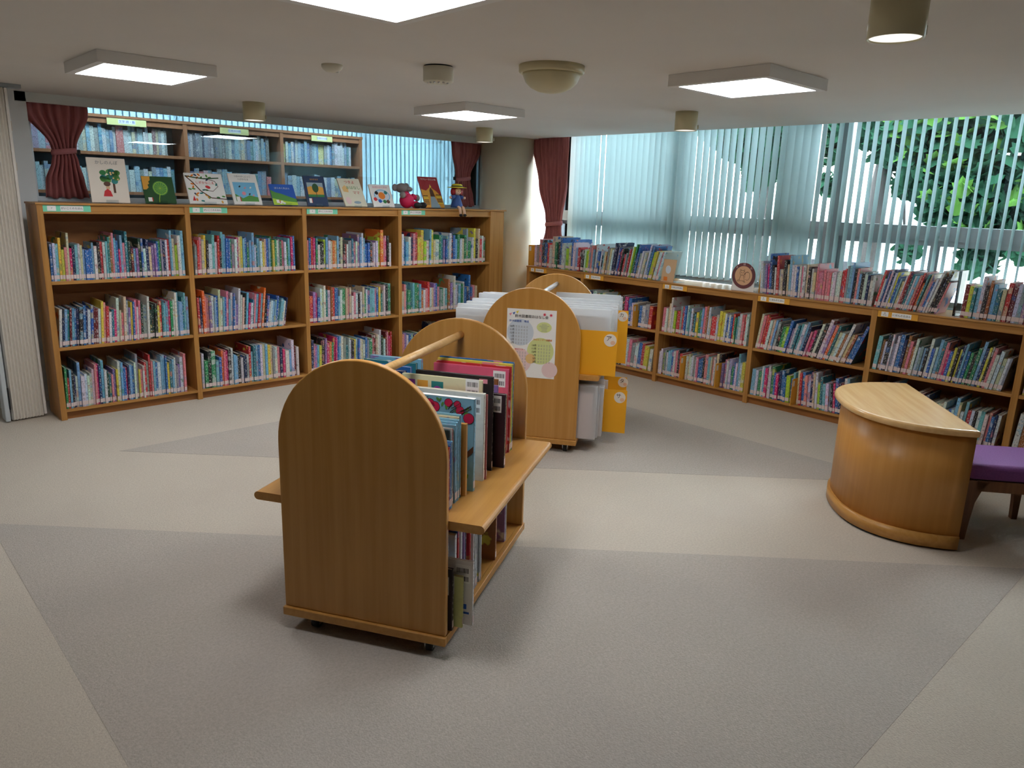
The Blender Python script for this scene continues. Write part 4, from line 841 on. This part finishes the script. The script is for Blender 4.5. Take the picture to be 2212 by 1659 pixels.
def a_pinkw(t, w_, h_):
    shape(t, ell(.52, .50, .38, .28, 24), 'sky_blue', w_, h_); shape(t, ell(.52, .50, .34, .24, 24), 'pale_blue', w_, h_, 2); shape(t, ell(.5, .5, .16, .16), 'orange', w_, h_, 3)
    for x, z, mm in ((.28, .62, 'black'), (.72, .64, 'teal'), (.16, .34, 'red'), (.36, .26, 'blue'), (.58, .24, 'green'), (.74, .24, 'brown')): shape(t, ell(x, z, .08, .08), mm, w_, h_, 4)
    title(t, 'おばけのてがみ', 'pink', w_, h_, .87, .10)
display('picture_book', 'small white picture book with an oval animal picture on display', 3.759, 3.981, .215, 26, 'white', a_pinkw)
def a_fire(t, w_, h_):
    shape(t, [(0, 0), (1, 0), (1, .36), (.75, .55), (.5, .68), (.25, .55), (0, .6)], 'gold', w_, h_); shape(t, [(.28, 0), (.8, 0), (.6, .36), (.4, .36)], 'sky_gray', w_, h_, 3); shape(t, [(.4, .36), (.64, .36), (.60, .56), (.52, .66), (.42, .56)], 'brown', w_, h_, 2); shape(t, [(.47, .66), (.52, .76), (.57, .66)], 'yellow', w_, h_, 3)
    for i in range(7): shape(t, [(.02, .1 + i * .045), (.26, .1 + i * .045), (.26, .12 + i * .045), (.02, .12 + i * .045)], ad.choice(['brown', 'yellow', 'black']), w_, h_, 4); shape(t, [(.7, .14 + i * .045), (.97, .14 + i * .045), (.97, .16 + i * .045), (.7, .16 + i * .045)], ad.choice(['brown', 'yellow', 'black']), w_, h_, 4)
    title(t, 'マドレーヌといぬ', 'paper', w_, h_, .91, .10)
display('picture_book', 'tall red and gold picture book with a street scene on display', 4.33, 4.555, .315, 26, 'hair_red', a_fire)
# soft toys
t = thing('plush_animal', 'grey plush animal in a magenta suit sitting on the tall bookcase', 'plush toy', (4.135, 5.88, ZT)); t.scale = (1.1, 1.1, 1.1)
MB().ball((0, 0, .062), .062, 18, 12, (1.05, .9, 1.0)).ball((-.01, .01, .10), .045, 16, 10, (1.0, .9, 1.0)).ball((.055, -.05, .03), .03, 12, 8, (1.2, 1.3, 1)).build('suit', 'rose', t)
MB().ball((-.035, .02, .162), .048, 18, 12, (1.15, 1, .85)).ball((.015, -.01, .155), .026, 12, 8, (1.3, 1, .8)).build('head', 'plush_grey', t)
MB().ball((-.098, .03, .165), .03, 12, 8, (.9, .5, 1.0)).build('ear', 'plush_grey', t); MB().ball((.028, .045, .178), .028, 12, 8, (.9, .5, 1.0)).build('ear', 'plush_grey', t)
MB().ball((-.065, -.035, .108), .026, 12, 8, (1, 1, 1.1)).build('paw', 'plush_grey', t); MB().ball((.092, -.02, .085), .025, 12, 8, (1, 1, 1.1)).build('paw', 'plush_grey', t)
MB().tube([(.045, -.01, .095), (.085, -.018, .088)], [.026, .022], 10).build('sleeve', 'rose', t); MB().tube([(-.045, -.02, .105), (-.06, -.03, .108)], [.03, .026], 10).build('sleeve', 'rose', t)
MB().ball((.06, -.072, .026), .026, 12, 8, (1.5, 1, .95)).build('shoe', 'black', t); MB().ball((.125, -.06, .028), .026, 12, 8, (1.4, 1, .95)).build('shoe', 'black', t)
t = thing('rag_doll', 'rag doll with yellow hat and blue dress sitting on the bookcase edge', 'doll', (4.675, 5.815, ZT)); t.scale = (1.2, 1.2, 1.2)
MB().lathe([(.05, .012), (.048, .03), (.036, .07), (.024, .105), (.012, .112)], 18).build('dress', 'denim', t)
MB().ball((.004, 0, .138), .031, 16, 12).build('head', 'skin', t); MB().ball((-.03, .008, .135), .026, 12, 8, (.9, .9, 1.2)).ball((.037, .008, .135), .025, 12, 8, (.9, .9, 1.2)).ball((.003, .014, .15), .034, 12, 8).build('hair', 'hair_red', t)
MB().lathe([(.078, .166), (.079, .169), (.045, .174), (.042, .190), (.03, .196), (.003, .197)], 28).build('hat', 'hat_yellow', t); MB().lathe([(.0455, .174), (.0445, .183)], 28).build('hat_band', 'black', t)
MB().ball((-.008, -.029, .141), .0032, 8, 6).ball((.014, -.029, .141), .0032, 8, 6).build('eyes', 'black', t); MB().ball((.004, -.032, .134), .004, 8, 6).build('nose', 'skin', t)
MB().tube([(-.025, -.005, .10), (-.055, -.012, .092), (-.072, -.018, .09)], [.014, .015, .014], 10).build('sleeve', 'denim', t); MB().tube([(.025, -.005, .10), (.05, -.015, .09)], [.014, .014], 10).build('sleeve', 'denim', t)
MB().ball((-.08, -.02, .09), .011, 10, 8).build('hand', 'skin', t); MB().ball((.062, -.02, .088), .011, 10, 8).build('hand', 'skin', t)
for x in (-.018, .022):
    MB().tube([(x, -.03, .018), (x + .002, -.055, .012), (x + .004, -.064, -.012), (x + .006, -.066, -.036)], [.012, .012, .0115, .011], 10).build('leg', 'skin', t); MB().ball((x + .007, -.070, -.046), .013, 12, 8, (1, 1.3, .9)).build('shoe', 'black', t)
# ================================================================ things on and in the low bookcase
t = thing('squirrel_sign', 'round maroon sign with a squirrel drawing on a white card', 'sign', (5.60, 3.21, .9155), R(-90))
box('card', 'paper', t, -.10, .10, .002, .005, 0, .16); MB().box(-.06, .06, .005, .09, 0, .003).build('card_foot', 'paper', t)
dz = .125
MB().prism([(.105 * math.cos(2 * math.pi * i / 40), dz + .105 * math.sin(2 * math.pi * i / 40)) for i in range(40)], 'y', -.004, .002).build('ring', 'ring_maroon', t)
MB().prism([(.078 * math.cos(2 * math.pi * i / 40), dz + .078 * math.sin(2 * math.pi * i / 40)) for i in range(40)], 'y', -.0052, -.004).build('disc', 'disc_tan', t)
ln = MB()
def sq(pts, r_=.0013): ln.tube([(p[0], -.0056, dz + p[1]) for p in pts], r_, 5)
def arc(cx, cz, rx_, rz_, a0, a1, n=14): return [(cx + rx_ * math.cos(a0 + (a1 - a0) * i / n), cz + rz_ * math.sin(a0 + (a1 - a0) * i / n)) for i in range(n + 1)]
sq(arc(-.012, .022, .022, .02, 0, 6.28, 20)); sq([(-.03, .036), (-.032, .052), (-.018, .042)]); sq([(-.004, .042), (.008, .052), (.008, .034)]); sq([(-.022, .004), (-.034, -.03), (-.03, -.042), (.012, -.042), (.010, -.03), (.0, .004)])
sq([(-.034, -.036), (-.055, -.042), (-.052, -.048), (-.03, -.046)]); sq([(.008, -.04), (.022, -.052), (.014, -.054), (.0, -.044)]); sq(arc(.035, .0, .022, .034, -2.2, 3.6, 18)); sq([(.010, .01), (.02, .03), (.04, .03)]); sq(arc(-.02, .024, .003, .003, 0, 6.28, 8)); sq(arc(-.004, .024, .003, .003, 0, 6.28, 8)); sq([(-.016, .012), (-.012, .009), (-.008, .012)])
ln.build('squirrel_drawing', 'brown', t)
for s_, a in (('え', 135), ('ほ', 90), ('ん', 45)): text(s_, .022, 'pale_pink', t, (.0915 * math.cos(R(a)), -.0048, dz + .0915 * math.sin(R(a))), (R(90), R(90 - a) * .0, 0))
def orange_div(y, z0, h_, label, x0=5.532, dep=.20):
    t = thing('index_divider', label, 'divider', (x0, y, z0), 0, 'orange shelf dividers'); box('board', 'card_orange', t, 0, dep, 0, .004, .0006, h_)
    MB().box(.008, .034, -.0008, 0, h_ - .06, h_ - .015).build('index_tab', 'paper_warm', t); MB().prism([(.015 + .003 * math.cos(q), .015 + .003 * math.sin(q)) for q in [i * .785 for i in range(8)]], 'y', -.0008, 0).build('rivet', 'black', t)
orange_div(5.70, .9155, .215, 'orange shelf divider at the column end of the low bookcase top', 5.56); orange_div(3.072, .9155, .22, 'orange shelf divider behind the squirrel sign', 5.62)
for (cx, cz), lb in zip(CUTS, ('orange shelf divider on the upper shelf behind the clear sleeves', 'orange shelf divider in the third bay, left of two', 'orange shelf divider in the third bay, right of two', 'orange shelf divider on the lower shelf of the fourth bay')):
    orange_div(-cx, cz + .0005, .212, lb, 5.51)
t = thing('bookend', 'cream bookend with a small printed figure holding the leaning row', 'bookend', (5.60, 3.955, .9155), R(-90)); MB().prism([(-.075, .0), (.06, .0), (.085, .20), (-.05, .20)], 'y', 0, .003).build('plate', 'kraft', t); box('foot', 'alu', t, -.06, .10, .003, .12, 0, .0015)
MB().prism([(.0 + .028 * math.cos(q), .11 + .036 * math.sin(q)) for q in [i * .349 for i in range(18)]], 'y', -.001, 0).build('printed_figure', 'pale_blue', t); box('printed_house', 'orange', t, -.045, -.005, -.001, 0, .01, .045)
t = thing('bookend', 'clear acrylic bookend standing in the gap of the book row', 'bookend', (5.62, 1.635, .9155), R(-90)); box('plate', 'acrylic', t, -.004, 0, 0, .20, 0, .30); box('foot', 'acrylic', t, 0, .03, 0, .16, 0, .003)
# ================================================================ outside the window
noisy('paving', (176, 174, 168), (190, 188, 182), (3, 3, 3), .9); noisy('plaster', (226, 224, 216), (234, 232, 226), (1, 1, 1), .9); noisy('bark', (26, 24, 24), (38, 34, 32), (20, 20, 4), .9)
struct(box('ground', 'paving', None, 6.42, 40, -25, 30, -.5, -.35))
bd = thing('house', 'pale house wall across the street seen through the blinds', 'house', (16, 2, -.35))
box('wall', 'plaster', bd, 0, .3, -9, 12, 0, 3.6); box('roof', 'brown', bd, -.6, 3, -9.5, 12.5, 3.6, 3.9)
for yy in (-6, -3, 0, 3, 6): w_ = box('window', 'alu', bd, -.05, 0, yy, yy + 1.6, .9, 2.2); box('pane', 'window_glass', w_, -.06, -.052, yy + .08, yy + 1.52, .98, 2.12)
pi = thing('added_pillar', 'grey pillar added just outside the window to darken the slats', 'pillar', (6.72, 3.38, -.35)); box('shaft', 'grey_paint', pi, -.13, .13, -.13, .13, 0, 3.2)  # added so that a dark band shows behind the slats
car = thing('parked_car', 'silver-blue car parked outside, glimpsed between the slats', 'car', (10.2, 4.6, -.35), R(86)); pbr('car_paint', (150, 170, 196), .3, .4)
MB().prism([(-1.9, .35), (1.9, .35), (1.95, .75), (1.2, .9), (.7, 1.38), (-1.1, 1.4), (-1.75, .95), (-1.95, .8)], 'y', -.8, .8).build('body', 'car_paint', car, bevel=.06)
for x in (-1.2, 1.2):
    for y in (-.8, .65): MB().tube([(x, y, .31), (x, y + .16, .31)], .31, 20).build('wheel', 'black_rubber', car)
MB().prism([(-1.0, .92), (1.0, .92), (.62, 1.3), (-.95, 1.32)], 'y', -.81, .81).build('side_windows', 'dark_gap', car)
# broad-leaved trees
rt = random.Random(77)
def leaf_mesh():
    m = MB(); pts = [(0, -.5), (.22, -.42), (.5, -.1), (.34, .02), (.42, .32), (.18, .26), (0, .55), (-.18, .26), (-.42, .32), (-.34, .02), (-.5, -.1), (-.22, -.42)]
    m.v = [(0, 0, .06)] + [(p[0], p[1], -.05 * abs(p[0]) * 2) for p in pts]; n = len(pts)
    for i in range(n): m.f.append((0, 1 + i, 1 + (i + 1) % n)); m.mi.append(0); m.sm.append(False)
    return m.mesh('leaf', 'leaf')
def young(me): q = me.copy(); q.materials[0] = M['leaf_young']; return q
LM = leaf_mesh(); LY = young(LM)
def tree(label, base, trunk, clusters, nleaf, solo_n, size=.15):
    t = thing('tree', label, 'tree', base)
    MB().tube(trunk, [.125 - .018 * i for i in range(len(trunk))], 10).build('trunk', 'bark', t)
    for c, r_ in clusters: MB().tube([trunk[-2], ((trunk[-2][0] + c[0]) / 2, (trunk[-2][1] + c[1]) / 2, (trunk[-2][2] + c[2]) / 2 + .1), c], [.03, .02, .008], 6).build('branch', 'bark', t)
    st = MB(); lv = []
    tot = sum(r_ ** 2 for c, r_ in clusters)
    for c, r_ in clusters:
        for i in range(int(nleaf * r_ * r_ / tot)):
            d = Vector((rt.gauss(0, 1), rt.gauss(0, 1), rt.gauss(0, 1))).normalized() * r_ * rt.uniform(.35, 1) ** .6
            p = Vector(c) + Vector((d.x, d.y, d.z * .85)); lv.append((p, (rt.uniform(.2, 1.4), rt.uniform(-.8, .8), rt.uniform(0, 6.28)), size * rt.uniform(.7, 1.25)))
    lv.sort(key=lambda q: q[0].x)
    for k, (p, e, s_) in enumerate(lv):
        if k < solo_n:
            o = bpy.data.objects.new('leaf', LY if rt.random() < .25 else LM); link(o, t); o.location = p; o.rotation_euler = e; o.scale = (s_, s_, s_)
        else:
            Mx = Matrix.Translation(p) @ Matrix.Rotation(e[2], 4, 'Z') @ Matrix.Rotation(e[1], 4, 'Y') @ Matrix.Rotation(e[0], 4, 'X') @ Matrix.Scale(s_, 4)
            st.add([Mx @ v.co for v in LM.vertices], [tuple(pl.vertices) for pl in LM.polygons])
    f = st.build('foliage', 'leaf', t); f['kind'] = 'stuff'
def crown(base, cl): return [((x - base[0], y - base[1], z - base[2]), r_) for x, y, z, r_ in cl]
B1 = (8.05, 3.2, -.35); B2_ = (9.2, 5.1, -.35)
tree('broad-leaved tree with dark trunk close outside the window at right', B1, [(0, 0, 0), (.03, .02, 1.2), (0, 0, 2.2), (.05, -.05, 2.9), (.1, -.2, 3.4)],
     crown(B1, [(8.1, 3.3, 2.35, .28), (8.0, 3.0, 2.3, .36), (8.1, 2.7, 2.0, .42), (8.0, 2.48, 1.72, .34), (8.2, 2.3, 2.1, .5), (8.1, 2.0, 1.8, .42), (8.2, 2.1, 2.5, .55), (8.1, 2.75, 2.55, .5), (8.2, 1.75, 2.15, .5), (8.0, 2.25, 1.5, .24), (8.05, 1.88, 1.42, .3), (8.0, 2.85, 1.2, .12), (8.0, 2.2, 1.18, .18), (8.1, 3.15, 2.75, .4), (8.1, 1.6, 1.7, .35)]), 3200, 290, .18)
tree('slender leafy tree outside the middle of the window', B2_, [(0, 0, 0), (0, .02, 1.3), (.02, 0, 2.3), (.05, .05, 3.0), (0, .1, 3.5)],
     crown(B2_, [(9.2, 5.4, 2.5, .42), (9.2, 4.95, 2.4, .42), (9.2, 4.5, 2.5, .36), (9.2, 5.2, 2.05, .27), (9.2, 4.3, 2.35, .28), (9.2, 4.28, 1.9, .16), (9.3, 5.0, 2.9, .6), (9.2, 5.75, 2.6, .35)]), 1500, 0, .19)
